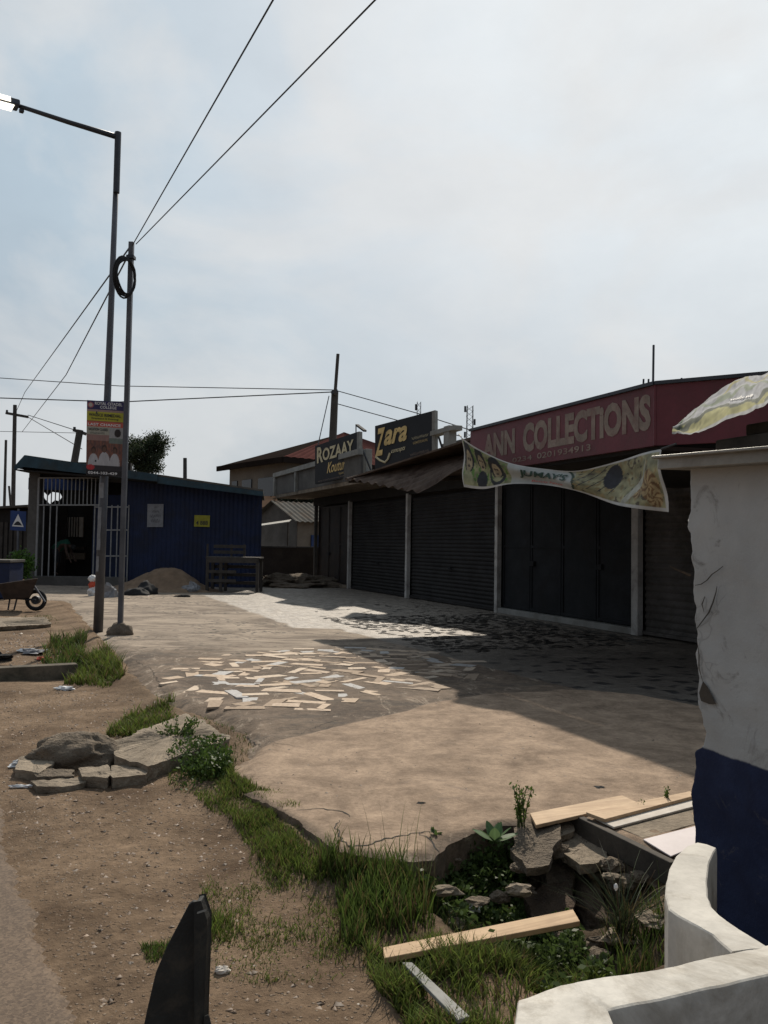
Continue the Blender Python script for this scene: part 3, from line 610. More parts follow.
MB().box((hd+hd2)/2+x*.06-z*.066,(.34,.2,.012),(x,y,z)).build('lens',LE,lh)
MB().box((hd+hd2)/2-x*.24-z*.07,(.06,.07,.05),(x,y,z)).build('clamp',M['darksteel'],lh)
# peeling posters on the pole
def wrap(h0,h1,w,seed):
    rr=random.Random(seed)
    def f(u,v):
        c=b0+(lampT-b0)*((h0+(h1-h0)*v)/8.1); a=math.radians(-150+w*(u-.5)+rr.random()*0)+ .12*noise.noise(Vector((v*4,seed,0)))*1
        R=.079-.004*h0+.004; return c+Vector((math.cos(a+ .6),math.sin(a+.6),0))*R
    return f
for (h0,h1,w,sd) in ((1.35,2.05,60,1),(1.0,1.25,45,2),(2.2,2.45,90,5)):
    MB().grid(wrap(h0,h1,w,sd),6,8).build('peeling_paper',M['paper'],sl)
# second pole
q0=P(120,634,0); q0.z=-.02; qT=PD(131.5,242,12.5)
up_=thing('utility_pole','thin square metal pole in a concrete footing beside the street lamp','pole',q0)
MB().bar(q0,qT,.075).build('pole',M['steel'],up_,bevel=.006)
def lump(c,rx_,ry_,rz_,seed,n=22,rough=.25,cut=-.2):
    b=MB()
    def f(u,v):
        th=2*math.pi*u; ph=math.pi*(v-.5); d=Vector((math.cos(th)*math.cos(ph),math.sin(th)*math.cos(ph),math.sin(ph)))
        k=1+rough*noise.fractal(d*1.6+Vector((seed*3.1,seed,0)),1.0,2.0,4)
        p=Vector((d.x*rx_,d.y*ry_,max(d.z,cut)*rz_))*k; return Vector(c)+p
    b.grid(f,n*2,n); return b
lump(q0+Vector((0,0,.0)),.21,.19,.20,3).build('footing',M['rock'],up_,smooth=True)
MB().box(qT-UPV*.25,(.12,.12,.05)).build('pole_band',M['darksteel'],up_)
co_=PD(125,277,12.35); cl=MB(); cd=Vector((.62,.78,0)).normalized()
pts=[]
for k in range(24*6):
    a=2*math.pi*k/24; r=.285+.012*math.sin(k*.7)+.01*(k//24-2.5)
    pts.append(co_+cd*(r*math.cos(a)*.62)+UPV*(r*math.sin(a)*1.03)+Vector((-cd.y,cd.x,0))*(.012*(k//24-3)+.01*math.sin(a*3+k//24)))
cl.tube(pts,.015,7); tag(cl.build('cable_coil',M['black'],smooth=True),'coil of black cable hanging near the top of the thin square pole','cable coil')
# posters on the pole : campaign board
BQ=(PD(87,400,12.95),PD(124.5,402.5,12.8),PD(121.5,477,12.8),PD(86,475,12.95))
def boardcol(u,v):
    v=1-v
    n_=nz(u*4,v*6,7)
    if v<.115: 
        c=(.035,.03,.10)
        if (u-.1)**2/.0075+(v-.06)**2/.0016<1: c=(.35,.10,.12) if (u-.1)**2/.003+(v-.06)**2/.0007>1 else (.5,.45,.4)
    elif v<.15: c=(.32,.22,.20)
    elif v<.27: c=(.42,.40,.04)
    elif v<.285: c=(.30,.10,.06)
    elif v<.35: c=(.52,.11,.08)
    elif v<.45 and u<.62: c=(.35,.34,.28)
    elif v<.53 and u<.62: c=(.28,.17,.15)
    elif v>.925: c=(.02,.018,.02)
    else:
        c=(.20,.085,.06) if n_>-.1 else (.13,.07,.06)
        if u>.62 and v<.56: c=(.33,.33,.33) if v<.49 else (.16,.19,.17)
        # students: dark heads, white shirts
        for (hu,hv,s) in ((.20,.66,1),(.50,.635,1.1),(.79,.65,.95)):
            if ell(u,v,hu,hv+.20,.15*s,.155): c=(.42,.41,.43)
            if ell(u,v,hu,hv,.065*s,.048*s): c=(.05,.03,.025)
            if ell(u,v,hu,hv+.012,.045*s,.034*s): c=(.13,.07,.05)
        if ell(u,v,.85,.42,.09,.055): c=(.03,.022,.02)
        if v>.86: c=(.035,.03,.035)
        if ell(u,v,.12,.89,.12,.035): c=(.45,.04,.05)
    return tuple(x*(.9+.15*n_) for x in c)
bd=thing('poster_board','portrait advertising board with navy, yellow and red bands clamped to street lamp','poster',BQ[3])
fb=quadfn(*BQ,0)
MB().grid(lambda u,v: fb(u,v),70,140,boardcol).build('printed_face',PP,bd)
MB().slab([BQ[3]+Vector((0,.006,0)),BQ[2]+Vector((0,.006,0)),BQ[1]+Vector((0,.006,0)),BQ[0]+Vector((0,.006,0))],.015,Vector((0,-1,0))).build('backing',M['darksteel'],bd)
f1=quadfn(*BQ,.006)
m=MB(); put_text(m,'ROYAL CITADEL',f1,.22,.945,.95,.985,.02); m.build('white_lettering',M['whiteink'],bd); m=MB(); put_text(m,'COLLEGE',f1,.36,.898,.80,.935,.02); m.build('white_lettering',M['whiteink'],bd); m=MB(); put_text(m,'LAST CHANCE',f1,.04,.665,.93,.70,.02); m.build('white_lettering',M['whiteink'],bd); m=MB(); put_text(m,'0244-103-429',f1,.06,.02,.88,.055,.02); m.build('white_lettering',M['whiteink'],bd)
m=MB(); put_text(m,'WASSCE REMEDIAL',f1,.06,.79,.93,.83,.02); m.build('dark_lettering',M['ink'],bd); m=MB(); put_text(m,'Weekend & Evening',f1,.12,.745,.86,.775,.01); m.build('dark_lettering',M['ink'],bd); m=MB(); put_text(m,'VACATION CLASSES',f1,.05,.60,.58,.635,.02); m.build('dark_lettering',M['ink'],bd); scribble(bd,'dark_lettering',f1,.1,.555,.5,.58,M['ink'],7,8)
for v in (.2,.85): MB().box(fb(.42,v)+Vector((.0,.12,0)),(.22,.2,.03)).build('clamp',M['darksteel'],bd)
# ==================================================================== WIRES
def wire(name,pts,r,label,sag=0,group=None):
    P_=[]
    for k in range(len(pts)-1):
        for j in range(16):
            t=j/16; p=pts[k].lerp(pts[k+1],t); P_.append(p-UPV*sag*4*t*(1-t))
    P_.append(pts[-1]); tag(MB().tube(P_,r,5).build(name,M['wire']),label,'wire',group)
wa=PD(132,246,12.5)
def extend(px0,py0,Y0,px1,py1,Y1,k): a=PD(px0,py0,Y0); b=PD(px1,py1,Y1); return b+(b-a)*k
wire('overhead_wire',[wa,PD(273,0,6.4),extend(132,246,12.5,273,0,6.4,1.2)],.008,'overhead wire from thin pole rising steeply to top edge, left of the pair')
wire('overhead_wire',[PD(136,244,12.5),PD(375,0,6.2),extend(136,244,12.5,375,0,6.2,1.2)],.008,'overhead wire from thin pole slanting to top edge, right of the pair')
pp1=PD(16,412,46); pp2=PD(26,412,46)
wire('overhead_wire',[PD(130,247,12.5),PD(25,392,40),pp1],.014,'slack wire running down left from the thin pole, upper of two',.0)
wire('overhead_wire',[PD(130,252,12.5),PD(66,375,26),PD(22,432,46)],.014,'slack wire running down left from the thin pole, lower of two',.0)
wire('overhead_wire',[PD(-30,376,40),PD(120,386,38),PD(334,390,33)],.02,'faint high wire crossing left of the wooden pole, upper of two')
wire('overhead_wire',[PD(-30,397,34),PD(120,402,33),PD(333,392,32.8)],.024,'dark wire crossing left to the wooden pole below the faint one')
wire('overhead_wire',[PD(338,391,33),PD(420,414,30),PD(520,446,24)],.018,'wire from the wooden pole descending right behind gold script sign, upper')
wire('overhead_wire',[PD(338,404,33),PD(400,421,31),PD(460,436,27)],.018,'wire from the wooden pole descending right behind gold script sign, lower')
wire('guy_wire',[PD(329,396,33),PD(318,445,31)],.02,'short guy wire slanting left off the wooden pole')
wire('overhead_wire',[PD(28,415,46),PD(78,431,36)],.02,'thin wire between cross-armed poles above the kiosk roof, upper')
wire('overhead_wire',[PD(28,417,46),PD(82,449,36)],.02,'thin wire between cross-armed poles above the kiosk roof, lower')
wire('overhead_wire',[PD(-20,431,60),PD(78,433,60)],.02,'far faint wire running level behind the left poles')
# distant poles
def dpole(px0,py0,px1,py1,Y,r,label,arm=None,name='utility_pole'):
    t=thing(name,label,'pole',PD(px0,py0,Y)); base=PD(px0,py0,Y); T=PD(px1,py1,Y); d=(T-base).normalized(); base=base-d*((base.z-(-.1))/d.z)
    MB().tube([base,T],[r*1.25,r],8).build('pole',M['polewood'],t)
    if arm:
        for (x0,y0,x1,y1) in arm: MB().bar(PD(x0,y0,Y),PD(x1,y1,Y),.14).build('cross_arm',M['polewood'],t)
        MB().tube([PD(arm[0][0]+1,arm[0][1],Y),PD(arm[0][0]+1,arm[0][1]-3,Y)],.06,6).build('insulator',M['darksteel'],t)
dpole(12,560,15,405,46,.11,'distant upright utility pole with a single cross arm, behind blue road sign',[(6,413,28,417)])
dpole(3,560,6,440,50,.08,'thin bare distant pole at the far left edge')
dpole(12,520,9,486,44,.06,'short slanting post behind the cross-armed pole')
dpole(73,470,80,430,36,.16,'leaning utility pole with short cross arm behind the kiosk roof',[(73.5,430,86,434)])
dpole(185,480,185,458,34,.08,'short dark post poking above the blue shop roof')
t=thing('utility_pole','tall wooden pole with thin top extension behind the ROZAAY signboard','pole',PD(329,560,33))
bs_=PD(329,560,33); bs_.z=0
MB().tube([PD(328,545,33),PD(335,391,33)],[.20,.15],10).build('pole',M['polewood'],t)
MB().tube([PD(335,395,32.8),PD(338,354,32.8)],.07,7).build('extension',M['polewood'],t)
MB().bar(PD(331,393,32.8),PD(338,391,32.8),.12).build('bracket',M['darksteel'],t)
def lattice(px,pb,pt,Y,w,label):
    t=thing('telecom_tower',label,'tower',PD(px,pb,Y)); m=MB(); B_=PD(px,pb,Y); T=PD(px,pt,Y); B_.z=0; n=14
    c=[(-1,-1),(1,-1),(1,1),(-1,1)]
    for a in c: m.bar(B_+Vector((a[0]*w,a[1]*w,0)),T+Vector((a[0]*w*.7,a[1]*w*.7,0)),.05*Y/80)
    for k in range(n*2):
        z0=B_.lerp(T,k/(n*2)); z1=B_.lerp(T,(k+1)/(n*2))
        for j in range(4):
            a=c[j]; b2=c[(j+1)%4]; m.bar(z0+Vector((a[0]*w*.8,a[1]*w*.8,0)),z1+Vector((b2[0]*w*.8,b2[1]*w*.8,0)),.03*Y/80)
    m.build('lattice_mast',M['darksteel'],t); m=MB()
    for k in range(3): m.box(T-UPV*(k*1.3*Y/80+.6)+Vector((w*1.2*(1 if k%2 else -1),0,0)),(.2*Y/80,.2,.6*Y/80))
    m.build('antenna',M['darksteel'],t)
lattice(470,440,406,150,.75,'distant lattice telecom tower just left of the maroon sign'); lattice(419,430,402,90,.28,'small distant antenna mast above the gold script signboard')
# ==================================================================== BLUE SHOP with porch (left)
YB=27.0
def Z(px,py,Y): return PD(px,py,Y).z
def X_(px,Y,py=540): return PD(px,py,Y).x
bl=thing('blue_shop','low navy blue shop with sloping roof and white grille porch','shop building',(X_(120,YB),YB,0))
x0,x1,x2=X_(31,YB),X_(126,YB),X_(262,YB,500)
ztl,ztr=Z(28,472,YB),Z(262,492,YB)
def zt(x): return ztl+(ztr-ztl)*(x-x0)/(x2-x0)
w=MB(); n=60
def corr(u,v): x=x1+(x2-x1)*u; return Vector((x,YB+.012*math.sin(x*42),-.05+(zt(x)+.03)*v))
w.grid(corr,400,2); wf=w.build('front_wall',M['blue'],bl)
w=MB(); w.hexa([(x1,YB+.05,-.05),(x2,YB+.05,-.05),(x2*1.185,YB+4.6,-.05),(x1,YB+4.6,-.05),(x1,YB+.05,zt(x1)),(x2,YB+.05,ztr),(x2*1.185,YB+4.6,ztr),(x1,YB+4.6,zt(x1))]); w.build('wall',M['blue'],bl)
# roof
xl=X_(15,YB-.7,468); xr_=X_(264,YB-.5,492); pk=X_(25,YB-.7,455); zpk=Z(25,455,YB-.7); zl=Z(15,466,YB-.7); zr=Z(264,490,YB-.5)
r=MB(); ya,yb=YB-.7,YB+5
r.hexa([(pk,ya,zpk-.06),(xr_,ya,zr-.06),(xr_*1.20,yb,zr-.06),(pk,yb,zpk-.06),(pk,ya,zpk),(xr_,ya,zr),(xr_*1.20,yb,zr),(pk,yb,zpk)])
r.hexa([(xl,ya,zl-.06),(pk,ya,zpk-.06),(pk,yb,zpk-.06),(xl,yb,zl-.06),(xl,ya,zl),(pk,ya,zpk),(pk,yb,zpk),(xl,yb,zl)]); r.build('roof',M['sheetroof'],bl)
xm=X_(156,YB-.7); zm=zpk+(zr-zpk)*(xm-pk)/(xr_-pk)
fs=MB(); fs.hexa([(pk,ya-.05,zpk-.40),(xm,ya-.05,zm-.24),(xm,ya-.003,zm-.24),(pk,ya-.003,zpk-.40),(pk,ya-.05,zpk-.01),(xm,ya-.05,zm-.01),(xm,ya-.003,zm-.01),(pk,ya-.003,zpk-.01)])
fs.hexa([(xl,ya-.05,zl-.12),(pk,ya-.05,zpk-.40),(pk,ya-.003,zpk-.40),(xl,ya-.003,zl-.12),(xl,ya-.05,zl-.01),(pk,ya-.05,zpk-.01),(pk,ya-.003,zpk-.01),(xl,ya-.003,zl-.01)])
fs.hexa([(xm,ya+.0,zm-.30),(xr_,ya+.0,zr-.22),(xr_,ya+.04,zr-.22),(xm,ya+.04,zm-.30),(xm,ya+.0,zm-.065),(xr_,ya+.0,zr-.065),(xr_,ya+.04,zr-.065),(xm,ya+.04,zm-.065)]); fs.build('fascia',M['bluegreen'],bl)
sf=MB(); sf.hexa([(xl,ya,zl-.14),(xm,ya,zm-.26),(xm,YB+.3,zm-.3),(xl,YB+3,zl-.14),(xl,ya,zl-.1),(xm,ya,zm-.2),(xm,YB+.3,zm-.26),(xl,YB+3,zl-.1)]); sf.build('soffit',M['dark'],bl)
MB().box((X_(32.5,YB),YB+.15,ztl/2),(.36,.34,ztl),).build('pillar',M['greyrender'],bl)
MB().box((X_(80,YB),YB+.2,Z(60,477,YB)+.25),(x1-x0,.2,.55)).build('lintel',M['dark'],bl)
MB().box((X_(80,YB),YB-.1,.13),(x1-x0,.7,.30)).build('porch_step',M['greyrender'],bl)
# porch interior
xs1=X_(29,YB+3.6); MB().hexa([(x0,YB+.2,0),(x0+.1,YB+.2,0),(xs1+.1,YB+3.55,0),(xs1,YB+3.55,0),(x0,YB+.2,3.6),(x0+.1,YB+.2,3.6),(xs1+.1,YB+3.55,3.6),(xs1,YB+3.55,3.6)]).build('side_wall',M['darkwall'],bl)
# back wall with ragged opening
yb2=YB+3.6; bwm=MB(); hole=[PD(a,b,yb2) for a,b in ((39,486),(43,491),(48,496),(52,492),(60,493),(62,497),(59,501),(55,500),(50,504),(45,499))]
hx=[p.x for p in hole]; hz=[p.z for p in hole]; xa,xb=X_(29,yb2),X_(70,yb2)
xb=X_(126,yb2); zc=Z(60,474,yb2)
bm_=bmesh.new(); ov=[bm_.verts.new(p) for p in ((xa,yb2,0),(xb,yb2,0),(xb,yb2,zc),(xa,yb2,zc))]; hv=[bm_.verts.new(p) for p in hole]
ed=[bm_.edges.new((l[k],l[(k+1)%len(l)])) for l in (ov,hv) for k in range(len(l))]; bmesh.ops.triangle_fill(bm_,edges=ed,use_beauty=True)
bm_.verts.index_update(); hp=[(p.x,p.z) for p in hole]
for f_ in list(bm_.faces):
    q_=f_.calc_center_median()
    if inside(np.array([q_.x]),np.array([q_.z]),hp)[0]: bm_.faces.remove(f_)
bm_.verts.index_update()
bwm.v=[tuple(v.co) for v in bm_.verts]; bwm.f=[tuple(v.index for v in f.verts) for f in bm_.faces]; bm_.free()
bwm.build('back_wall',M['darkwall'],bl)
MB().box((X_(54,YB+3.3),YB+3.45,Z(60,484,YB+3.4)),(2.2,.05,.45)).build('valance',M['bluebright'],bl)
MB().box((X_(112,YB+.8),YB+.9,1.6),(X_(126,YB)-X_(84,YB),.08,3.0)).build('inner_panel',M['blue'],bl)
MB().box((X_(64,YB+2.5),YB+2.4,1.55),(.25,.08,2.6)).build('curtain',M['rustdoor'],bl)
MB().box((X_(73,YB+3.3),YB+3.3,Z(73,527,YB+3.3)),(.75,.06,.75)).build('window',M['board'],bl)
m=MB()
for k in range(5): m.box((X_(68+k*2.6,YB+3.3),YB+3.25,Z(73,527,YB+3.3)),(.03,.03,.8))
m.build('window_bar',M['dark'],bl)
MB().box((X_(72,YB+3),YB+3.0,Z(73,556,YB+3)),(1.0,.1,.25)).build('shelf',M['cream'],bl)
MB().box((X_(72,YB+3),YB+2.95,Z(73,548,YB+3)),(1.0,.1,.10)).build('shelf',M['redplastic'] if False else M['rustmetal'],bl)
# grille: one bar per part
yg=YB-.06
def gb(px,a,b,w_=.035): MB().bar((X_(px,yg),yg,Z(px,b,yg)),(X_(px,yg),yg,Z(px,a,yg)),w_).build('grille_bar',M['grille'],bl)
for px in (37,): gb(px,478,580,.06)
for k in range(17): gb(42+k*4.0,478,505,.03)
for px in (43,49.5,56,94,111,117,123.5,128): gb(px,505,588 if px<60 else 585,.035)
for (a,b,y) in ((37,128,478),(37,100,505),(94,128,507),(104,128,530),(104,128,556)): MB().bar((X_(a,yg),yg-.02,Z(a,y,yg)),(X_(b,yg),yg-.02,Z(b,y,yg)),.045).build('grille_rail',M['grille'],bl)
# posters on blue wall
t=thing('poster','grey paper notice on the navy blue shop wall, left of the two','poster',PD(155,515,YB-.05))
q=[PD(147.5,504,YB-.04),PD(163.5,504,YB-.04),PD(163,527,YB-.04),PD(147,527,YB-.04)]
MB().slab([q[3],q[2],q[1],q[0]],.008,Vector((0,-1,0))).build('sheet',M['paper'],t); f1=quadfn(*q,.004); m=MB()

for k_,(a_,b_,c_,d_) in enumerate(((.42,.82,.6,.9),(.3,.62,.75,.72),(.2,.42,.85,.54),(.25,.2,.8,.34))): scribble(t,'lettering',f1,a_,b_,c_,d_,M['ink'],10+k_,4)
t=thing('poster','small yellow paper notice on the navy blue shop wall','poster',PD(202,520,YB-.05))
q=[PD(194.5,515,YB-.04),PD(210,515.5,YB-.04),PD(209.5,527,YB-.04),PD(194,526.5,YB-.04)]
MB().slab([q[3],q[2],q[1],q[0]],.008,Vector((0,-1,0))).build('sheet',M['yellow'],t); f1=quadfn(*q,.004); m=MB(); put_text(m,'4 888',f1,.12,.15,.88,.52,.02); m.build('lettering',M['ink'],t)
# bench (stall table)
be=thing('wooden_table','rough dark wooden slatted stall table against the navy shop wall','table',P(232,592,0))
ta=P(207,592,0); tb=P(259,592,0); yy=ta.y
MB().box(((ta.x+tb.x)/2,yy+.4,1.04),(tb.x-ta.x+.12,.9,.05)).build('tabletop',M['greywood'],be,bevel=.005)
for xx in (ta.x,(ta.x+tb.x)/2-.35,tb.x):
    for y_ in (yy,yy+.75): MB().box((xx,y_,.5),(.09,.08,1.02)).build('leg',M['greywood'],be)
for z in (.25,.5,.75,.95): MB().box(((ta.x+tb.x)/2,yy+.81,z),(tb.x-ta.x,.03,.1)).build('slat',M['greywood'],be)
for z in (.35,.62): MB().box((ta.x+.45,yy-.05,z),(.85,.03,.09)).build('slat',M['greywood'],be)
MB().box(((ta.x+tb.x)/2,yy-.04,.96),(tb.x-ta.x,.03,.14)).build('apron_rail',M['greywood'],be)
for z in (1.2,1.38): MB().box(((ta.x+tb.x)/2-.25,yy+.8,z),(tb.x-ta.x-.5,.03,.1)).build('back_slat',M['greywood'],be)
for xx in (-.75,0,.4): MB().box(((ta.x+tb.x)/2+xx-.2,yy+.83,1.25),(.06,.04,.4)).build('back_post',M['greywood'],be)
# sand pile, bundles
c=P(168,591,0); sp_=MB().grid(lambda u,v: Vector((c.x+(u-.5)*4.2,c.y+.3+(v-.5)*2.6,.74*math.exp(-((u-.5)*4.2/.62)**2*.5*(1 if u>.5 else .42)-((v-.5)*2.6/.5)**2*.5)-.03+.04*noise.fractal(Vector((u*14,v*9,0)),1,2,4))),90,50)
tag(sp_.build('sand_pile',M['sand'],smooth=True),'heap of brown sand against the navy blue shop wall','sand pile')
c=P(146,594,0); tag(lump(c,.30,.28,.30,11,14,.3,-.1).build('sack',M['black'],smooth=True),'black bulging sack in front of the sand heap','sack')
c=P(136,595,0); tag(lump(c,.34,.25,.19,12,14,.35,-.1).build('sack',M['black'],smooth=True),'flatter black sack left of the bulging one by the sand heap','sack')
c=P(192,592,0); tag(lump(c,.26,.25,.26,13,12,.5,-.1).build('plastic_bag',M['sack']),'pale crumpled plastic bag between sand heap and wooden table','plastic bag')
c=P(109,597,0); tag(lump(c,.22,.2,.34,14,12,.4,-.1).build('sack',M['sack']),'pale grey sack between the two near poles','sack')
c=P(92,596,0); t=thing('rubbish_bag','white and red stuffed bag beside the street lamp pole','bag',c)
lump(c+Vector((0,0,.10)),.12,.12,.16,15,12,.5,-.6).build('lower_bag',M['whiteplastic'],t); lump(c+Vector((0,0,.30)),.10,.1,.10,16,12,.4,-1).build('red_wrap',M['redplastic'],t); lump(c+Vector((0,0,.46)),.10,.1,.10,17,12,.4,-1).build('upper_bag',M['whiteplastic'],t)
c=P(182,597,0); tag(lump(c,.25,.06,.05,18,10,.6,-.1).build('charred_stick',M['black']),'charred stick lying on the apron before the sand heap','stick')
# person bending in the porch
def person():
    base=Vector((X_(57,YB+.9),YB+.9,.28)); t=thing('person','person in a green shirt bending forward inside the grille porch','person',base)
    J={'hip':(0,0,.88),'spine':(.14,0,1.02),'chest':(.34,0,1.08),'neck':(.46,0,1.02),'head':(.56,-.02,.94),
       'kL':(.05,-.10,.48),'aL':(-.02,-.10,.08),'tL':(.12,-.11,.03),'kR':(.0,.10,.48),'aR':(-.10,.10,.08),'tR':(.04,.11,.03),
       'hL':(.02,-.09,.84),'hR':(0,.09,.84),'sL':(.36,-.17,1.04),'eL':(.42,-.20,.78),'wL':(.52,-.16,.56),'sR':(.36,.17,1.04),'eR':(.44,.2,.80),'wR':(.56,.14,.60)}
    R_={'hip':.14,'spine':.13,'chest':.15,'neck':.06,'head':.095,'kL':.07,'aL':.045,'tL':.035,'kR':.07,'aR':.045,'tR':.035,'hL':.10,'hR':.10,'sL':.065,'eL':.045,'wL':.032,'sR':.065,'eR':.045,'wR':.032}
    E=[('hip','spine'),('spine','chest'),('chest','neck'),('neck','head'),('hip','hL'),('hL','kL'),('kL','aL'),('aL','tL'),('hip','hR'),('hR','kR'),('kR','aR'),('aR','tR'),('chest','sL'),('sL','eL'),('eL','wL'),('chest','sR'),('sR','eR'),('eR','wR')]
    for sd,sg in (('L',-1),('R',1)):
        w_=Vector(J['w'+sd])
        for f in range(5):
            k='f%d%s'%(f,sd); J[k]=tuple(w_+Vector((.03+.015*f,.02*sg*(f-2),-.15+.015*abs(f-2)))); R_[k]=.010; E.append(('w'+sd,k))
    ks=list(J); me=bpy.data.meshes.new('body'); me.from_pydata([tuple(Vector(J[k])+base) for k in ks],[(ks.index(a),ks.index(b)) for a,b in E],[])
    o=bpy.data.objects.new('body',me); C.objects.link(o); md=o.modifiers.new('skin','SKIN'); 
    for i,k in enumerate(ks): me.skin_vertices[0].data[i].radius=(R_[k],R_[k]); 
    me.skin_vertices[0].data[0].use_root=True
    s_=o.modifiers.new('sub','SUBSURF'); s_.levels=2; s_.render_levels=2; me.materials.append(M['skin']); o.parent=t; o.matrix_parent_inverse=Matrix.Translation(-base)
    MB().tube([base+Vector(p) for p in ((-.08,0,.86),(.06,0,.98),(.2,0,1.05),(.36,0,1.08),(.43,0,1.04))],[.17,.17,.17,.18,.09],14).build('shirt',M['shirt'],t,smooth=True)
    for sg in (-1,1): MB().tube([base+Vector((.0,.09*sg,.9)),base+Vector((.03,.10*sg,.5)),base+Vector((-.04,.10*sg,.12))],[.13,.09,.06],10).build('trouser_leg',M['cloth'],t,smooth=True)
    lump(base+Vector((.585,-.02,.97)),.10,.09,.10,2,10,.05,-1).build('hair',M['black'],t,smooth=True)
person()
# road sign
t=thing('road_sign','square blue speed hump sign with white triangle on a post','road sign',(X_(18,YB-2),YB-2,0))
ys_=YB-2; q=[PD(10.5,510.5,ys_),PD(26,511.5,ys_),PD(25.5,531,ys_),PD(10,530,ys_)]
MB().slab([q[3],q[2],q[1],q[0]],.02,Vector((0,-1,0))).build('sign_plate',M['bluebright'],t); f1=quadfn(*q,.004)
m=MB().face([f1(.12,.2),f1(.88,.2),f1(.5,.85)]); m.build('triangle',M['whiteink'],t)
f2=quadfn(*q,.008); m=MB(); m.face([f2(.2,.27)]+[f2(.25+.5*k/10,.30+.17*math.sin(math.pi*k/10)) for k in range(11)]+[f2(.8,.27)]); m.build('hump_symbol',M['ink'],t)
MB().tube([Vector((X_(18,ys_),ys_+.04,0)),PD(18.5,509,ys_+.04)],.035,8).build('post',M['steel'],t)
# left bits: bin, shed, hedge, wheelbarrow
xc=X_(4,20.5); t=thing('blue_chest','blue metal chest with grey lid at far left edge','chest',(xc,20.5,0))
wq=X_(16,20.2)-X_(-8,20.2)
MB().box((X_(4,20.5),20.6,.45),(wq,.8,.90)).build('body',M['blue'],t,bevel=.02); MB().box((X_(4,20.5),20.6,.94),(wq+.05,.86,.07)).build('lid',M['greyrender'],t,bevel=.01)
YS=31
t=thing('shed','dark low shed with pale roof edge behind the blue road sign','shed',(X_(8,YS),YS,0))
xa,xb=X_(-40,YS),X_(28,YS); zz=Z(10,510,YS)
MB().box(((xa+xb)/2,YS+1.5,zz/2),(xb-xa,3,zz)).build('wall',M['darkwall'],t)
MB().hexa([(xa-.2,YS-.4,zz-.1),(xb+.1,YS-.4,zz+.12),(xb+.1,YS+3,zz+.12),(xa-.2,YS+3,zz-.1),(xa-.2,YS-.4,zz),(xb+.1,YS-.4,zz+.2),(xb+.1,YS+3,zz+.2),(xa-.2,YS+3,zz)]).build('roof',M['sheetroof'],t)
m=MB()
for k in range(14): m.box((xa+(xb-xa)*k/14+.1,YS-.03,zz*.42),(.12,.03,zz*.8))
m.build('plank_wall',M['greywood'],t)
def wheelbarrow():
    o=P(26,609,0); t=thing('wheelbarrow','rusty upturned wheelbarrow with dark wheel in shade at left edge','wheelbarrow',o)
    def q(px,py,Y=17.6): return PD(px,py,Y)
    a,b=16.9,17.6
    tr=MB(); tr.hexa([q(4,600,a),q(30,598,a),q(30,598,b),q(4,600,b),q(-3,584,a-.15),q(38,578,a-.15),q(38,578,b+.15),q(-3,584,b+.15)]); tr.build('tray',M['rustmetal'],t,bevel=.02)
    for Y in (a+.1,b-.1): MB().tube([q(-12,583,Y),q(12,598,Y),q(36,600,Y)],.022,7).build('handle',M['darksteel'],t); 
    for Y in (a+.1,b-.1): MB().tube([q(10,598,Y),q(8,610,Y),q(14,610,Y),q(17,598,Y)],.018,6).build('leg',M['darksteel'],t)
    MB().tube([q(33,584,a),q(45,602,a)],.022,7).build('strut',M['steel'],t)
    c=q(36,600,17.2); wh=MB(); pts=[c+Vector((math.cos(k*math.pi/12)*.19,0,math.sin(k*math.pi/12)*.19)) for k in range(24)]; wh.tube(pts,.045,8,closed=True); wo=wh.build('wheel',M['black'],t,smooth=True)
    MB().tube([c-Vector((0,.05,0)),c+Vector((0,.05,0))],.09,14).build('hub',M['darksteel'],wo)
wheelbarrow()
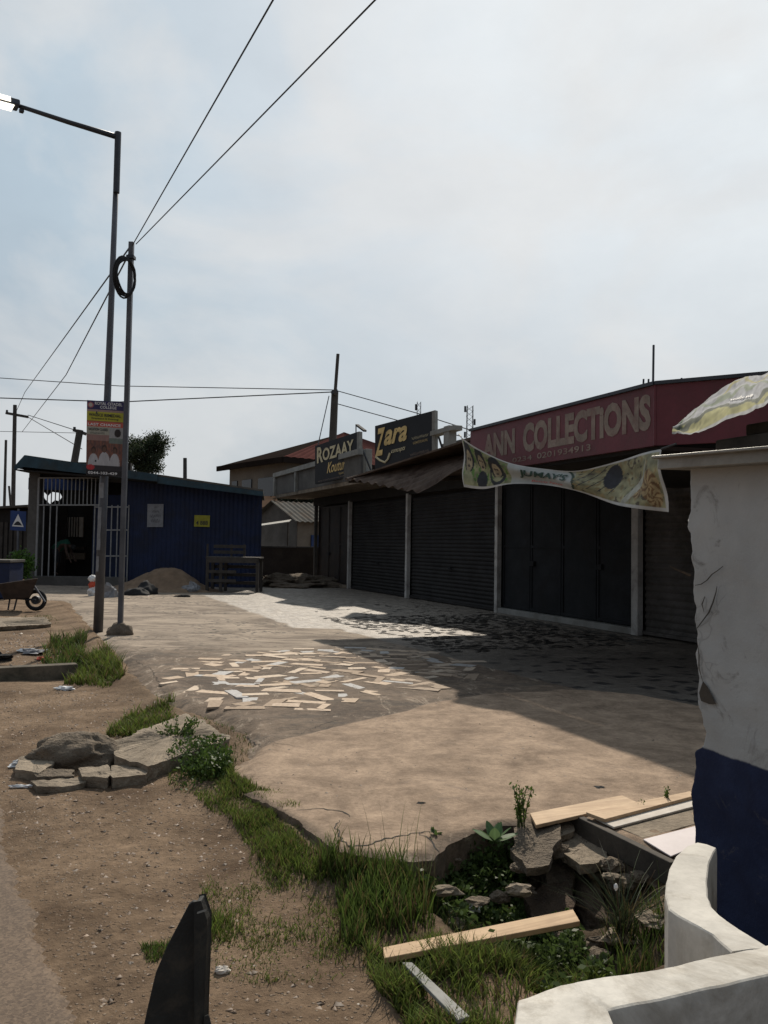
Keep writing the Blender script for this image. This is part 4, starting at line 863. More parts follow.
# ==================================================================== MIDDLE BACKGROUND
blk=thing('block_wall','low brown unrendered block wall between the blue shop and shuttered shops','wall',(X_(290,33),33,0))
MB().box((X_(290,33),33,.66),(3.6,.2,1.34)).build('wall',M['blockwall'],blk)
MB().box((X_(290,33),33,1.36),(3.6,.26,.06)).build('coping',M['greyrender'],blk)
tag(lump(P(291,586,0),1.5,1.0,.32,31,40,.75,-.1).build('rubble_heap',M['rock']),'low heap of reddish rubble in front of the brown block wall','rubble')
def pyramid_house():
    u=Vector((-.62,.79,0)).normalized(); v=Vector((.79,.62,0)).normalized(); Q=PD(283,457,45); ze=Q.z; Q.z=0
    t=thing('two_storey_house','two storey cream house with brown and red hipped roof behind the shops','house',Q)
    a=Q+u*.6+v*.6; Lu,Lv=7.0,12.8; c=a+u*Lu/2+v*Lv/2
    MB().box(c+UPV*(ze-.15)/2,(Lv,Lu,ze-.15),(v,u,UPV)).build('wall',M['housewall'],t)
    A0,A1,A2,A3=[p+UPV*ze for p in (Q,Q+v*14,Q+v*14+u*8.2,Q+u*8.2)]; ap=PD(344,433,52.8)
    rf=MB().face([A3,A0,ap]); rf.face([A2,A3,ap]); rf.face([A1,A2,ap]); rf.build('roof',M['brownroof'],t)
    # corrugated red hip face
    def f(p,q): 
        b=A0.lerp(A1,p); return b.lerp(ap,q)+UPV*(.05*abs(math.sin(p*math.pi*28))+.012)
    MB().grid(f,112,4).build('roof',M['redroof'],t)
    fs=MB(); 
    for x,y in ((A3,A0),(A0,A1)): fs.bar(x-UPV*.14,y-UPV*.14,.1,.32)
    fs.build('fascia',M['brownroof'],t); MB().slab([x-UPV*.10 for x in (A0,A1,A2,A3)],.05,UPV).build('soffit',M['greyrender'],t)
    nu=-v
    for s,w_ in ((.7,.7),(2.2,1.9),(4.6,1.2),(6.2,.7)):
        cc=a+u*s+nu*.03+UPV*(ze-1.55); o=MB().box(cc,(w_,.08,1.15),(u,nu,UPV)).build('window',M['glass'],t)
        MB().box(cc+nu*.05-UPV*.62,(w_+.2,.16,.08),(u,nu,UPV)).build('sill',M['conclight'],o)
    for s in (2.2,5.5,8.8):
        cc=a+v*s-u*.03+UPV*(ze-1.5); o=MB().box(cc,(1.3,.08,1.15),(v,u,UPV)).build('window',M['glass'],t); MB().box(cc-u*.05-UPV*.62,(1.5,.16,.08),(v,u,UPV)).build('sill',M['conclight'],o)
pyramid_house()
def hut():
    u=Vector((-.62,.79,0)).normalized(); v=Vector((.79,.62,0)).normalized(); Q=P(297,560,0); Q=PD(297,548,36); Q.z=0
    t=thing('small_house','small cream and grey hut with tin roof and blue door behind the block wall','house',Q)
    ze=PD(297,519,36).z; c=Q+u*1.9+v*2.5
    MB().box(c+UPV*ze/2,(5,3.8,ze),(v,u,UPV)).build('wall',M['cream'],t)
    zr=ze+.85; g=MB()
    g.face([Q-v*.02,Q+u*3.8-v*.02,Q+u*3.8-v*.02+UPV*ze,Q+u*1.9-v*.02+UPV*zr,Q-v*.02+UPV*ze]); g.build('gable_wall',M['greyrender'],t)
    R0,R1=Q+u*1.9-v*.3+UPV*(zr+.02),Q+u*1.9+v*5.2+UPV*(zr+.02)
    E0,E1=Q-u*.35-v*.3+UPV*(ze-.12),Q-u*.35+v*5.2+UPV*(ze-.12); K0,K1=Q+u*4.15-v*.3+UPV*(ze-.12),Q+u*4.15+v*5.2+UPV*(ze-.12)
    def f(a,b): return E0.lerp(E1,a).lerp(R0.lerp(R1,a),b)+UPV*.025*math.sin(a*120)
    MB().grid(f,240,2).build('roof',M['sheetroof'],t,thick=.01); MB().face([K0,K1,R1,R0]).build('roof',M['sheetroof'],t,thick=.01)
    dd=PD(311,540,36.5); o=MB().box(Q+v*1.15-u*.03+UPV*.95,(.85,.08,1.9),(v,u,UPV)).build('door',M['bluebright'],t)
    a,b=PD(258,526,34.5),PD(289,521.5,34.5); MB().slab([a,b,b+Vector((0,.9,.12)),a+Vector((0,.9,.12))],.04,UPV).build('lean_to_sheet',M['gutter'],t)
    for p in (b,): MB().bar(Vector((p.x-.05,p.y+.1,0)),p+Vector((-.05,.1,-.04)),.06).build('lean_to_post',M['oldwood'],t)
    MB().bar(Q+u*.9-v*.08+UPV*(ze-1.6),Q+u*.2-v*.08+UPV*(ze-1.9),.07).build('pipe',M['steel'],t)
hut()
t=thing('small_house','low outbuilding with a sunlit rust orange roof behind the small hut','house',(X_(272,44),44,0))
MB().box((X_(272,44),45.5,Z(272,509,44)/2),(2.2,3,Z(272,509,44))).build('wall',M['greyrender'],t)
q=[PD(255,508,43.5),PD(288,503,43.5),PD(284,496,46),PD(255,496,46)]; MB().slab(q,.05,None).build('roof',M['rustroof'],t)
# ==================================================================== foliage
class LM:
    def __init__(s): s.v=[];s.f=[];s.c=[];s.n=0
    def add(s,v,f,c): s.v.append(v); s.f.append(f+s.n); s.c.append(c); s.n+=len(v)
    def build(s,name,m,parent=None,kind=None):
        v=np.concatenate(s.v); f=np.concatenate(s.f); c=np.concatenate(s.c); k=f.shape[1]
        me=bpy.data.meshes.new(name); me.vertices.add(len(v)); me.vertices.foreach_set('co',v.astype(np.float32).ravel()); me.loops.add(f.size); me.loops.foreach_set('vertex_index',f.astype(np.int32).ravel())
        me.polygons.add(len(f)); me.polygons.foreach_set('loop_start',np.arange(0,f.size,k,dtype=np.int32)); me.update(calc_edges=True)
        at=me.color_attributes.new('paint','FLOAT_COLOR','POINT'); at.data.foreach_set('color',np.concatenate([c,np.ones((len(c),1))],1).astype(np.float32).ravel())
        me.materials.append(m); o=bpy.data.objects.new(name,me); C.objects.link(o)
        if parent: o.parent=parent; o.matrix_parent_inverse=Matrix.Translation(-world_loc(parent))
        if kind: tag(o,kind=kind)
        return o
def leaves(lm,cen,size,col,rng,asp=.45,upb=0.3):
    n=len(cen); d=rng.normal(size=(n,3)); d[:,2]+=upb; d/=np.linalg.norm(d,axis=1,keepdims=True)
    e=rng.normal(size=(n,3)); s=np.cross(d,e); s/=np.linalg.norm(s,axis=1,keepdims=True)
    L_=(size*(.6+.8*rng.random(n)))[:,None]; w=L_*asp*.5
    v=np.stack([cen-d*L_*.5,cen+s*w,cen+d*L_*.5,cen-s*w],1).reshape(-1,3); f=np.arange(n*4).reshape(n,4)
    cc=np.array(col)*(.55+.9*rng.random((n,1))); cc=np.repeat(cc,4,0); lm.add(v,f,cc)
def blades(lm,x,y,z,h,rng,col,w=.004,lean=.5,tipcol=None):
    n=len(x); th=rng.random(n)*2*np.pi; ln=lean*h*(.3+rng.random(n)); dx,dy=np.cos(th),np.sin(th); a2=rng.random(n)*6.28; wx,wy=np.cos(a2)*w,np.sin(a2)*w
    V=[]; ks=(0,.4,.75,1)
    for k in ks:
        ww=(1-k)**.7; px=x+dx*ln*k**2; py=y+dy*ln*k**2; pz=z+h*(k-.25*lean*k**2)
        V.append(np.stack([px-wx*ww,py-wy*ww,pz],1)); V.append(np.stack([px+wx*ww,py+wy*ww,pz],1))
    v=np.stack(V,1).reshape(-1,3); i=np.arange(n)[:,None]*8
    f=np.concatenate([i+np.array([[2*k,2*k+1,2*k+3,2*k+2]]) for k in range(3)],0)
    r=rng.random(n); c=np.array(col)[None]*(.5+.9*rng.random((n,1))); dry=r<.2; c[dry]=np.array([.16,.125,.055])*(.6+.6*rng.random((dry.sum(),1)))
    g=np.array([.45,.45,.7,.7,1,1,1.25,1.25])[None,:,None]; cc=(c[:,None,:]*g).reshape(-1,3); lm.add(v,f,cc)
def scatter(pg,n,rng,dens=None):
    xs_=[p[0] for p in pg]; ys_=[p[1] for p in pg]; x=rng.uniform(min(xs_),max(xs_),n*4); y=rng.uniform(min(ys_),max(ys_),n*4)
    k=sdf(x,y,pg)+fbm(x,y,4,3,77)*.10>0; 
    if dens is not None: k&=rng.random(len(x))<dens(x,y)
    x,y=x[k][:n],y[k][:n]; return x,y
rng=np.random.default_rng(3)
# tree behind the blue shop
def tree(px,py,Y,rad,nclump,label,col,hs=1.0):
    c=PD(px,py,Y); t=thing('tree',label,'tree',(c.x,Y,0))
    m=MB(); m.tube([(c.x,Y,-.1),(c.x+.1,Y,c.z*.5),(c.x,Y,c.z)],[.22,.16,.08],9)
    lm=LM(); cl=[]
    r=random.Random(int(px))
    for k in range(nclump):
        d=Vector((r.gauss(0,1),r.gauss(0,1),r.gauss(0,1))).normalized()*rad*(r.random()**.4); d.z*=hs
        q=c+d; m.tube([c-UPV*rad*.6,c.lerp(q,.5)+UPV*.1,q],[.06,.035,.012],5)
        n=420; s=rad*.22*(.7+.6*r.random()); pts=rng.normal(size=(n,3))*s*.6+np.array(q); leaves(lm,pts,np.full(n,.13*rad/1.3),np.array(col)*(.6+.7*r.random()+.25*(d.z/rad)),rng)
    m.build('trunk',M['bark'],t); lm.build('crown',LEAF,t)
tree(148,455,44,1.2,48,'dark round tree crown rising above the blue shop roof',(.030,.042,.020)); 
tree(302,497,43,1.3,26,'dark bushy tree between tin roofed hut and the shop canopy',(.02,.026,.014),.5)
def bush(px,py,Y,rad,label,col,n=10,nm='bush'):
    c=PD(px,py,Y); t=thing(nm,label,'bush',(c.x,Y,0)); lm=LM()
    for k in range(n):
        q=np.array(c)+rng.normal(size=3)*rad*.45; leaves(lm,rng.normal(size=(120,3))*rad*.3+q,np.full(120,.12),np.array(col)*(.6+.8*rng.random()),rng)
    lm.build('leaf_mass',LEAF,t); MB().tube([(c.x,Y,-.05),tuple(c)],.02,5).build('stem',M['bark'],t)
bush(20,566,24,.42,'bright green bush beside the porch pillar at left',(.06,.12,.02))
# grass -------------------------------------------------------------
gl=LM()
def gz_(x,y): return ground_h(x,y)
def patch(pg,n,h0,h1,col,w=.004,lean=.5,hf=None,z=DZ):
    pg=poly(pg,z); x,y=scatter(pg,n,rng,lambda a,b: np.clip(.15+1.6*(fbm(a,b,3,3,61)+.35),.05,1)); 
    ds=apron_sd(x,y); k_=(ds<-.04)|(y>4.6); x,y=x[k_],y[k_]; on=np.array(apron_sd(x,y))>0.02; zz=np.where(on,-.01,gz_(x,y)); h=h0+(h1-h0)*rng.random(len(x))**1.6
    h*=np.clip(.7+.9*fbm(x,y,5,2,62),.3,1.5)
    if hf is not None: h*=hf(x,y)
    blades(gl,x,y,zz-.01,h,rng,col,w,lean)
g1=(.125,.17,.034); g2=(.085,.13,.028); g3=(.13,.175,.038)
patch([(150,745),(175,735),(205,735),(228,765),(235,785),(300,832),(345,858),(430,866),(440,935),(400,985),(330,975),(285,960),(215,975),(212,930),(262,895),(248,845),(215,815),(172,790),(150,770)],20000,.02,.09,g1,.0035)
patch([(205,880),(260,870),(345,900),(370,975),(300,985),(205,985)],6000,.015,.06,g3,.003,.6)
patch([(195,775),(235,785),(300,830),(340,860),(330,900),(275,870),(235,830)],8000,.03,.10,g1,.0035)
patch([(318,868),(350,860),(432,868),(440,925),(400,950),(345,942)],3200,.08,.23,g2,.0045,.35)
patch([(365,955),(430,930),(470,935),(545,945),(600,972),(570,985),(510,1000),(500,1040),(400,1040),(370,990)],9000,.05,.16,g3,.004,.6)
patch([(138,948),(170,945),(172,966),(140,968)],420,.04,.09,g2,.003)
patch([(252,800),(290,815),(290,850),(255,850)],800,.03,.08,g1,.003)
patch([(430,850),(520,838),(560,880),(560,960),(470,940),(430,910)],3000,.05,.18,(.035,.055,.018),.0035,.8)
patch([(40,660),(52,640),(84,642),(86,664),(60,668)],1600,.12,.34,g2,.008,.5,z=-.03)
patch([(66,684),(82,664),(110,662),(124,680),(105,690)],1800,.10,.30,g1,.008,.6)
patch([(100,736),(135,716),(172,712),(176,730),(135,740)],2200,.05,.17,g1,.006,.6)
patch([(20,622),(48,620),(64,628),(50,632),(20,631)],250,.05,.12,g2,.006,.7)
patch([(0,0)]*0 or [(610,900),(660,890),(668,950),(620,965)],500,.1,.3,g2,.004,.4)
# tall seed stems
x,y=scatter(poly([(345,870),(432,870),(436,925),(350,925)],DZ),26,rng); blades(gl,x,y,gz_(x,y),.20+.22*rng.random(len(x)),rng,(.08,.10,.04),.0025,.15)
# ragged grass rooted in the apron edge
E_=APRON[8:19]
for i in range(len(E_)-1):
    (ax_,ay_),(bx_,by_)=E_[i],E_[i+1]; n=int(120*math.hypot(bx_-ax_,by_-ay_)); t_=rng.random(n); x=ax_+(bx_-ax_)*t_+rng.normal(size=n)*.05; y=ay_+(by_-ay_)*t_+rng.normal(size=n)*.05
    blades(gl,x,y,np.maximum(gz_(x,y),DZ-.05)-.01,.02+.05*rng.random(n),rng,g2,.004,.7)
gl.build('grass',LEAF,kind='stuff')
# creeping weeds mass along the ditch lip
wl_=LM()
def weedpatch(pg,n,size,col,hh,z=DZ):
    x,y=scatter(poly(pg,z),n,rng,lambda a,b: np.clip(.2+2*(fbm(a,b,4,3,71)+.2),.02,1)); zz=gz_(x,y); leaves(wl_,np.stack([x,y,zz+rng.random(len(x))**1.5*hh],1),np.full(len(x),size),col,rng,.6,.6)
weedpatch([(425,846),(520,832),(540,850),(530,900),(470,915),(420,890)],5200,.035,(.06,.095,.026),.14,-.05)
weedpatch([(165,768),(185,755),(222,758),(236,795),(200,802),(168,785)],3000,.028,(.05,.085,.018),.16)
weedpatch([(440,900),(560,880),(620,960),(560,990),(480,960)],3500,.03,(.055,.085,.024),.10)
wl_.build('creeping_weeds',LEAF,kind='stuff')
def stem_plant(name,label,px,py,h,n,ls,spread,col,z=DZ,lf=14,upb=1.2,group=None,asp=.45):
    c=G(px,py,z) if z!=0 else P(px,py,0); t=thing(name,label,'plant',c,group); lm=LM(); st=MB(); r=random.Random(px*7+py)
    for k in range(n):
        a=r.random()*6.28; hh=h*(.55+.45*r.random()); b0_=c+Vector((r.uniform(-1,1),r.uniform(-1,1),0))*spread*.35; tip=b0_+Vector((math.cos(a)*spread,math.sin(a)*spread,hh)); mid=b0_.lerp(tip,.5)+UPV*hh*.08
        st.tube([b0_-UPV*.02,mid,tip],[.004,.003,.0015],5)
        tt=np.linspace(.15,1,lf); pts=np.array([list(b0_.lerp(mid,2*q) if q<.5 else mid.lerp(tip,2*q-1)) for q in tt]); 
        for _ in range(3): leaves(lm,pts+rng.normal(size=pts.shape)*ls*.45,np.full(lf,ls),col,rng,asp,upb)
    st.build('stem',mat('green_stem',(.07,.085,.03),.8) if 'green_stem' not in bpy.data.materials else bpy.data.materials['green_stem'],t); lm.build('leaf_spray',LEAF,t)
gg=(.075,.12,.022)
stem_plant('weed_plant','leafy upright weed at the slab edge behind the broad leaved rosette',521,824,.24,7,.022,.05,gg,z=0)
stem_plant('weed_plant','small leafy weed growing between planks, left of the two by the blue wall',641,812,.06,5,.018,.03,gg,z=0,lf=8)
stem_plant('weed_plant','slim upright weed between planks nearest the blue wall',667,806,.11,3,.018,.012,gg,z=0,lf=10)
stem_plant('weed_plant','bushy leafy weed beside the broken concrete slab',178,748,.24,16,.032,.13,(.055,.09,.02))
stem_plant('weed_plant','spreading green weed below the broken concrete slab',200,775,.16,16,.03,.16,(.05,.085,.02))
stem_plant('weed_plant','tiny weed growing against the curved white wall base',645,955,.06,5,.015,.03,gg)
# rosette
c=P(495,838,0); c.z=-.02; t=thing('broadleaf_plant','broad leaved green rosette plant at the lip of the ditch','plant',c)
def bigleaf(a,tilt,Lh,w):
    d=Vector((math.cos(a)*math.cos(tilt),math.sin(a)*math.cos(tilt),math.sin(tilt))); s=Vector((-math.sin(a),math.cos(a),0)); nn_=d.cross(s)
    col=(.075+.03*random.random(),.14,.06)
    return MB().grid(lambda u,v: c+d*Lh*v+s*w*(u-.5)*2*math.sin(math.pi*min(1,v*.92+.06))**.8+nn_*(-.25*Lh*v*v*.4-.12*w*(1-abs(u-.5)*2)),6,10,lambda u,v: tuple(x*(1.25 if abs(u-.5)<.1 else 1) for x in col))
for k in range(9): bigleaf(k*2.4+.3,.35+.11*k,.135-.004*k,.028).build('leaf',LEAF,t,smooth=True)
# reed fan near the white wall
c=G(622,945,-.3); t=thing('reed_clump','fan of long thin reeds in the ditch before the curved white wall','plant',c); lm=LM()
n=110; x=np.full(n,c.x)+rng.normal(size=n)*.02; y=np.full(n,c.y)+rng.normal(size=n)*.02; blades(lm,x,y,np.full(n,c.z),.25+.2*rng.random(n),rng,(.045,.065,.03),.003,.9); lm.build('leaf_blades',LEAF,t)
sd=MB()
for (px,py) in ((616,885),(640,895),(655,870)):
    p=PD(px,py,2.95); sd.tube([c,c.lerp(p,.5)+UPV*.02,p],.0018,4)
so=sd.build('seed_stem',M['rock'],t); lump(PD(616,887,2.95),.008,.008,.012,4,6,.3,-1).build('seed_head',M['whiteplastic'],so)
# ==================================================================== MOSAIC TILES
def m_tile():
    m,nt,bs=nodes('salvaged_tiles'); bs.inputs['Roughness'].default_value=.85; bs.inputs['Specular IOR Level'].default_value=.15
    a=nt.nodes.new('ShaderNodeAttribute'); a.attribute_name='paint'
    c=mixc(nt,.5,a.outputs['Color'],ramp(nt,noi(nt,25,6,.7),.35,.62,(.42,.36,.30),(1,1,1)),'MULTIPLY'); L(nt,c,bs.inputs['Base Color']); return m
tm=MB(); tm.c=[]
TZ=poly([(166,676),(215,655),(290,649),(370,647),(440,650),(470,660),(492,672),(470,682),(380,694),(330,706),(300,716),(240,727),(205,716),(190,700)],0)
placed=[]; r=random.Random(21)
xs_=[p[0] for p in TZ]; ys_=[p[1] for p in TZ]; tries=0
while tries<9000 and len(placed)<160:
    tries+=1; x=r.uniform(min(xs_),max(xs_)); y=r.uniform(min(ys_),max(ys_))
    if not inside(np.array([x]),np.array([y]),TZ)[0]: continue
    if float(apron_sd(np.array([[x]]),np.array([[y]]))[0,0])<.25: continue
    L1=r.uniform(.20,.52); W1=r.uniform(.08,.19) if L1>.24 else r.uniform(.10,.18); ang=r.choice((0,.15,-.2,1.1,.8,1.5,-.5,2.4,2.0))+r.gauss(0,.2)
    if any((x-a)**2+(y-b)**2<(.38*(L1+c_)*.58)**2 for a,b,c_ in placed): continue
    placed.append((x,y,L1)); d=Vector((math.cos(ang),math.sin(ang),0)); s=Vector((-d.y,d.x,0)); 
    z=float(apron_h(np.array([[x]]),np.array([[y]]))[0,0])+.003
    col=r.choice([(.54,.43,.33),(.47,.37,.28),(.58,.48,.38),(.36,.28,.21),(.46,.45,.44),(.50,.40,.31)]); 
    if x>.3: col=tuple(q*.72 for q in col)
    q=[d*(-L1/2*r.uniform(.8,1))+s*(-W1/2*r.uniform(.7,1)),d*(L1/2*r.uniform(.8,1))+s*(-W1/2*r.uniform(.7,1)),d*(L1/2*r.uniform(.7,1))+s*(W1/2*r.uniform(.6,1)),d*(-L1/2*r.uniform(.7,1))+s*(W1/2*r.uniform(.6,1))]
    c=Vector((x,y,z)); tm.hexa([c+p-UPV*.02 for p in q]+[c+p for p in q]); tm.c += [col+(1,)]*8
tag(tm.build('tile_mosaic',m_tile()),kind='structure')
# dark shards set in the shaded strip
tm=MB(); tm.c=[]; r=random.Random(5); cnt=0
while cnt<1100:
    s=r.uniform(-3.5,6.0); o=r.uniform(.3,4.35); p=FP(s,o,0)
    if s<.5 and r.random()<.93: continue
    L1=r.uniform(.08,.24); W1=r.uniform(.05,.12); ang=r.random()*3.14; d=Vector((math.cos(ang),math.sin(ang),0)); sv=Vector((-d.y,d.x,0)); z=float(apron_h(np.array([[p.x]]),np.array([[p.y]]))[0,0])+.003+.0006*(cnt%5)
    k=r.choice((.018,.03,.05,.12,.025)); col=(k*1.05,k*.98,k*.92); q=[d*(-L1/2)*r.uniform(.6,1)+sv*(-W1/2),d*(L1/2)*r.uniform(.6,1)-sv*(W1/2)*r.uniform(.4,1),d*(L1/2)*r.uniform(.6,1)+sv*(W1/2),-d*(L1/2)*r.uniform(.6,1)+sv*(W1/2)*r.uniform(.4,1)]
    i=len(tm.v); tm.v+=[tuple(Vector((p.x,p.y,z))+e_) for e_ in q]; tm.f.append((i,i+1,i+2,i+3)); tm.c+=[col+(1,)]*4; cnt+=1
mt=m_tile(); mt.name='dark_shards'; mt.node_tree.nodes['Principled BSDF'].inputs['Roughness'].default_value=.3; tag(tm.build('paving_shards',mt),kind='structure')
# ==================================================================== ROCKS, SLABS, PLANKS
def rockpoly(name,label,pxs,z,th,m,tilt=(0,0),cat='slab',jag=.012,parent=None):
    pts=[P(a,b,z) for a,b in pxs]; c=sum(pts,Vector())/len(pts); out=[]
    for i,p in enumerate(pts):
        q=pts[(i+1)%len(pts)]; k=max(2,int((q-p).length/.06))
        for j in range(k):
            e=p.lerp(q,j/k); e=e+(e-c).normalized()*noise.noise(e*9)*jag*4; out.append(e)
    bm=bmesh.new(); vt=[]; vb=[]
    for e in out:
        dz=(e.x-c.x)*tilt[0]+(e.y-c.y)*tilt[1]; vt.append(bm.verts.new(e+UPV*(dz+noise.noise(e*6)*.006))); 
        ee=c+(e-c)*(1+noise.noise(e*5+Vector((3,1,0)))*.05-.03); vb.append(bm.verts.new(Vector((ee.x,ee.y,e.z))+UPV*(dz-th)))
    bm.faces.new(vt); bm.faces.new(vb[::-1]); n=len(vt)
    for i in range(n): bm.faces.new((vb[i],vb[(i+1)%n],vt[(i+1)%n],vt[i]))
    bmesh.ops.recalc_face_normals(bm,faces=bm.faces); me=bpy.data.meshes.new(name); bm.to_mesh(me); bm.free(); me.materials.append(m)
    o=bpy.data.objects.new(name,me); C.objects.link(o); md=o.modifiers.new('sub','SUBSURF'); md.subdivision_type='SIMPLE'; md.levels=3; md.render_levels=3
    if 'rough_break' not in bpy.data.textures:
        tx=bpy.data.textures.new('rough_break','CLOUDS'); tx.noise_scale=.07; tx.noise_depth=5
    dm=o.modifiers.new('rough','DISPLACE'); dm.texture=bpy.data.textures['rough_break']; dm.texture_coords='GLOBAL'; dm.strength=.028; dm.mid_level=.5
    if parent: o.parent=parent
    elif label: tag(o,label,cat)
    return o
rockpoly('concrete_slab','large broken concrete slab tilted beside the apron edge',[(104,744),(186,715),(202,722),(226,735),(228,739),(148,764),(125,758)],0.0,.10,M['conc'],(0,.02))
tag(lump(G(76,762)+UPV*.03,.34,.20,.17,22,30,.3,-.3).build('boulder',M['rock'],smooth=True),'rounded rough boulder beside the broken concrete slab','rock')
rockpoly('flat_stone','flat grey stone at far left under the boulder',[(17,758),(40,752),(52,764),(38,772),(18,768)],-.06,.06,M['conc'],cat='stone')
rockpoly('flat_stone','flat grey stone directly in front of the boulder',[(40,766),(72,770),(74,776),(40,776)],-.07,.05,M['rock'],cat='stone')
rockpoly('flat_stone','loose flat stone lying lowest in front of the others',[(34,781),(62,778),(84,777),(82,782),(62,787),(36,787)],-.08,.04,M['conc'],cat='stone')
rockpoly('flat_stone','long pale stone between boulder and grassy weed',[(80,768),(108,764),(112,770),(108,778),(84,776)],-.05,.07,M['conc'],cat='stone')
rockpoly('flat_stone','rightmost pale stone under the big concrete slab',[(110,766),(148,762),(152,768),(148,775),(112,778)],-.05,.07,M['conc'],cat='stone')
rockpoly('concrete_slab','pale broken slab chunk leaning at the ditch lip beside the planks',[(512,828),(556,822),(562,840),(548,860),(526,862),(513,846)],-.03,.045,M['rock'],(.05,.10),jag=.01)
rockpoly('concrete_slab','lower broken slab under the dark timber edge',[(560,838),(575,832),(612,848),(606,858),(580,862),(562,850)],-.09,.05,M['conc'],(.05,.08),jag=.01)
rockpoly('flat_stone','small pale stone wedged beneath the plank corner',[(556,826),(570,822),(574,830),(560,834)],-.04,.03,M['conc'],(0,.1),cat='stone')
rockpoly('flat_stone','brown triangular stone halfway down the ditch',[(540,866),(562,858),(576,872),(572,882),(552,882)],-.22,.09,M['rock'],(.1,.3),cat='stone')
rockpoly('flat_stone','dark brown flat block behind the plank in the ditch',[(520,892),(566,889),(574,908),(532,918)],-.26,.08,M['mud'],(0,.2),cat='stone')
rockpoly('flat_stone','small reddish stone on edge between the ditch blocks',[(546,878),(558,884),(562,893),(550,890)],-.24,.06,M['rock'],(0,.5),cat='stone')
t=tag(lump(G(592,915,-.3)+UPV*.04,.075,.30,.10,41,26,.35,-.4).build('mud_mound',M['mud'],smooth=True),'elongated brown mud mound running down the ditch','mound')
for k,(px,py,s) in enumerate(((584,950,.05),(600,960,.06),(455,925,.04),(480,940,.045),(437,848,.07),(415,852,.05),(520,870,.05),(500,900,.05),(640,880,.05),(612,868,.06),(560,940,.04))):
    tag(lump(G(px,py)+UPV*.01,s,s*.8,s*.6,50+k,12,.35,-.4).build('ditch_stone',M['rock'],smooth=False),'rough dark stone lying loose in the weedy ditch','stone','loose stones in the ditch')
def plank(name,label,pxs,z,th,m,dz=None,cat='plank'):
    q=[P(a,b,z if dz is None else z+dz[i]) for i,(a,b) in enumerate(pxs)]; n=(q[1]-q[0]).cross(q[3]-q[0]).normalized(); n = n if n.z>0 else -n
    if (q[1]-q[0]).cross(q[2]-q[0]).z<0: q=q[::-1]
    return tag(MB().slab(q,th,n).build(name,m,bevel=.003),label,cat)
def m_plank(name,dirx,dark=(.30,.19,.10),light=(.50,.35,.205)):
    m,nt,bs=nodes(name); bs.inputs['Roughness'].default_value=.75
    mp=nt.nodes.new('ShaderNodeMapping'); mp.inputs['Rotation'].default_value=(0,0,-dirx); L(nt,coord(nt),mp.inputs['Vector']); mp2=nt.nodes.new('ShaderNodeMapping'); mp2.inputs['Scale'].default_value=(2,45,2); L(nt,mp.outputs[0],mp2.inputs['Vector'])
    c=ramp(nt,noi(nt,1.0,5,.6,mp2.outputs[0],.6),.3,.7,dark,light); c=mixc(nt,.45,c,ramp(nt,noi(nt,6,6,.7),.35,.65,(.55,.5,.45),(1.1,1.1,1.1)),'MULTIPLY'); L(nt,c,bs.inputs['Base Color']); bump(nt,bs,noi(nt,1.0,4,.6,mp2.outputs[0]),.3,.004); return m
pa,pb=P(385,952,-.05),P(578,916,-.05); WPL=m_plank('sawn_plank',math.atan2(pb.y-pa.y,pb.x-pa.x))
plank('wooden_plank','long pale plank lying across the ditch in the grass',[(384,958),(580,921),(573,909),(383,947)],-.08,.022,WPL,(0,.03,.03,0))
WPL2=m_plank('old_pale_plank',.35,(.34,.22,.125),(.52,.38,.24))
plank('wooden_plank','wide orange plank, leftmost on the slab beside the timber edge',[(536,825),(637,802),(622,795),(530,813)],.025,.02,WPL2)
plank('wooden_plank','narrow orange plank running back to the blue wall',[(605,819),(697,795),(690,791),(586,812)],.050,.02,WPL2)
plank('wooden_board','long whitewashed board lying next to the orange planks',[(614,827),(706,803),(702,796),(596,818)],.030,.012,M['board'],cat='board')
plank('concrete_slab','rough grey concrete strip between white board and pale laminate sheet',[(643,838),(702,822),(702,804),(616,826)],.016,.03,M['conc'],cat='slab')
plank('laminate_sheet','pale mauve laminate sheet beside the curved white wall',[(671,856),(706,842),(702,824),(643,839)],.022,.008,M['mauve'],cat='sheet')
a,b=P(566,812,.0),P(674,865,.0)
tag(MB().bar(a-UPV*.045,b-UPV*.045,.045,.12).build('timber_beam',M['oldwood'],bevel=.006),'dark weathered timber beam edging the slab above the ditch','beam')
plank('wooden_board','grey discarded board half buried in grass at the bottom',[(402,962),(412,962),(470,1016),(458,1020)],-.07,.015,M['conclight'],cat='board')
rockpoly('concrete_slab','flat pale concrete slab on the dirt at far left',[(-40,618),(44,617),(52,624),(-40,629)],0.03,.07,M['conc'])
# kerb of the culvert at the left
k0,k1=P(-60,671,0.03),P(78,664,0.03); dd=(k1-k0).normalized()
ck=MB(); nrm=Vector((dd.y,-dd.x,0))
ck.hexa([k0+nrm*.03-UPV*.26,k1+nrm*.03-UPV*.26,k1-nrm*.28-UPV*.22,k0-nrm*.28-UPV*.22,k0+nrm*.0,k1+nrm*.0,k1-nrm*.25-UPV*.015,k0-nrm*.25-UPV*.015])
tag(ck.build('culvert_kerb',M['kerb'],bevel=.012),'long low concrete kerb with shaded face across the dirt at left','kerb')
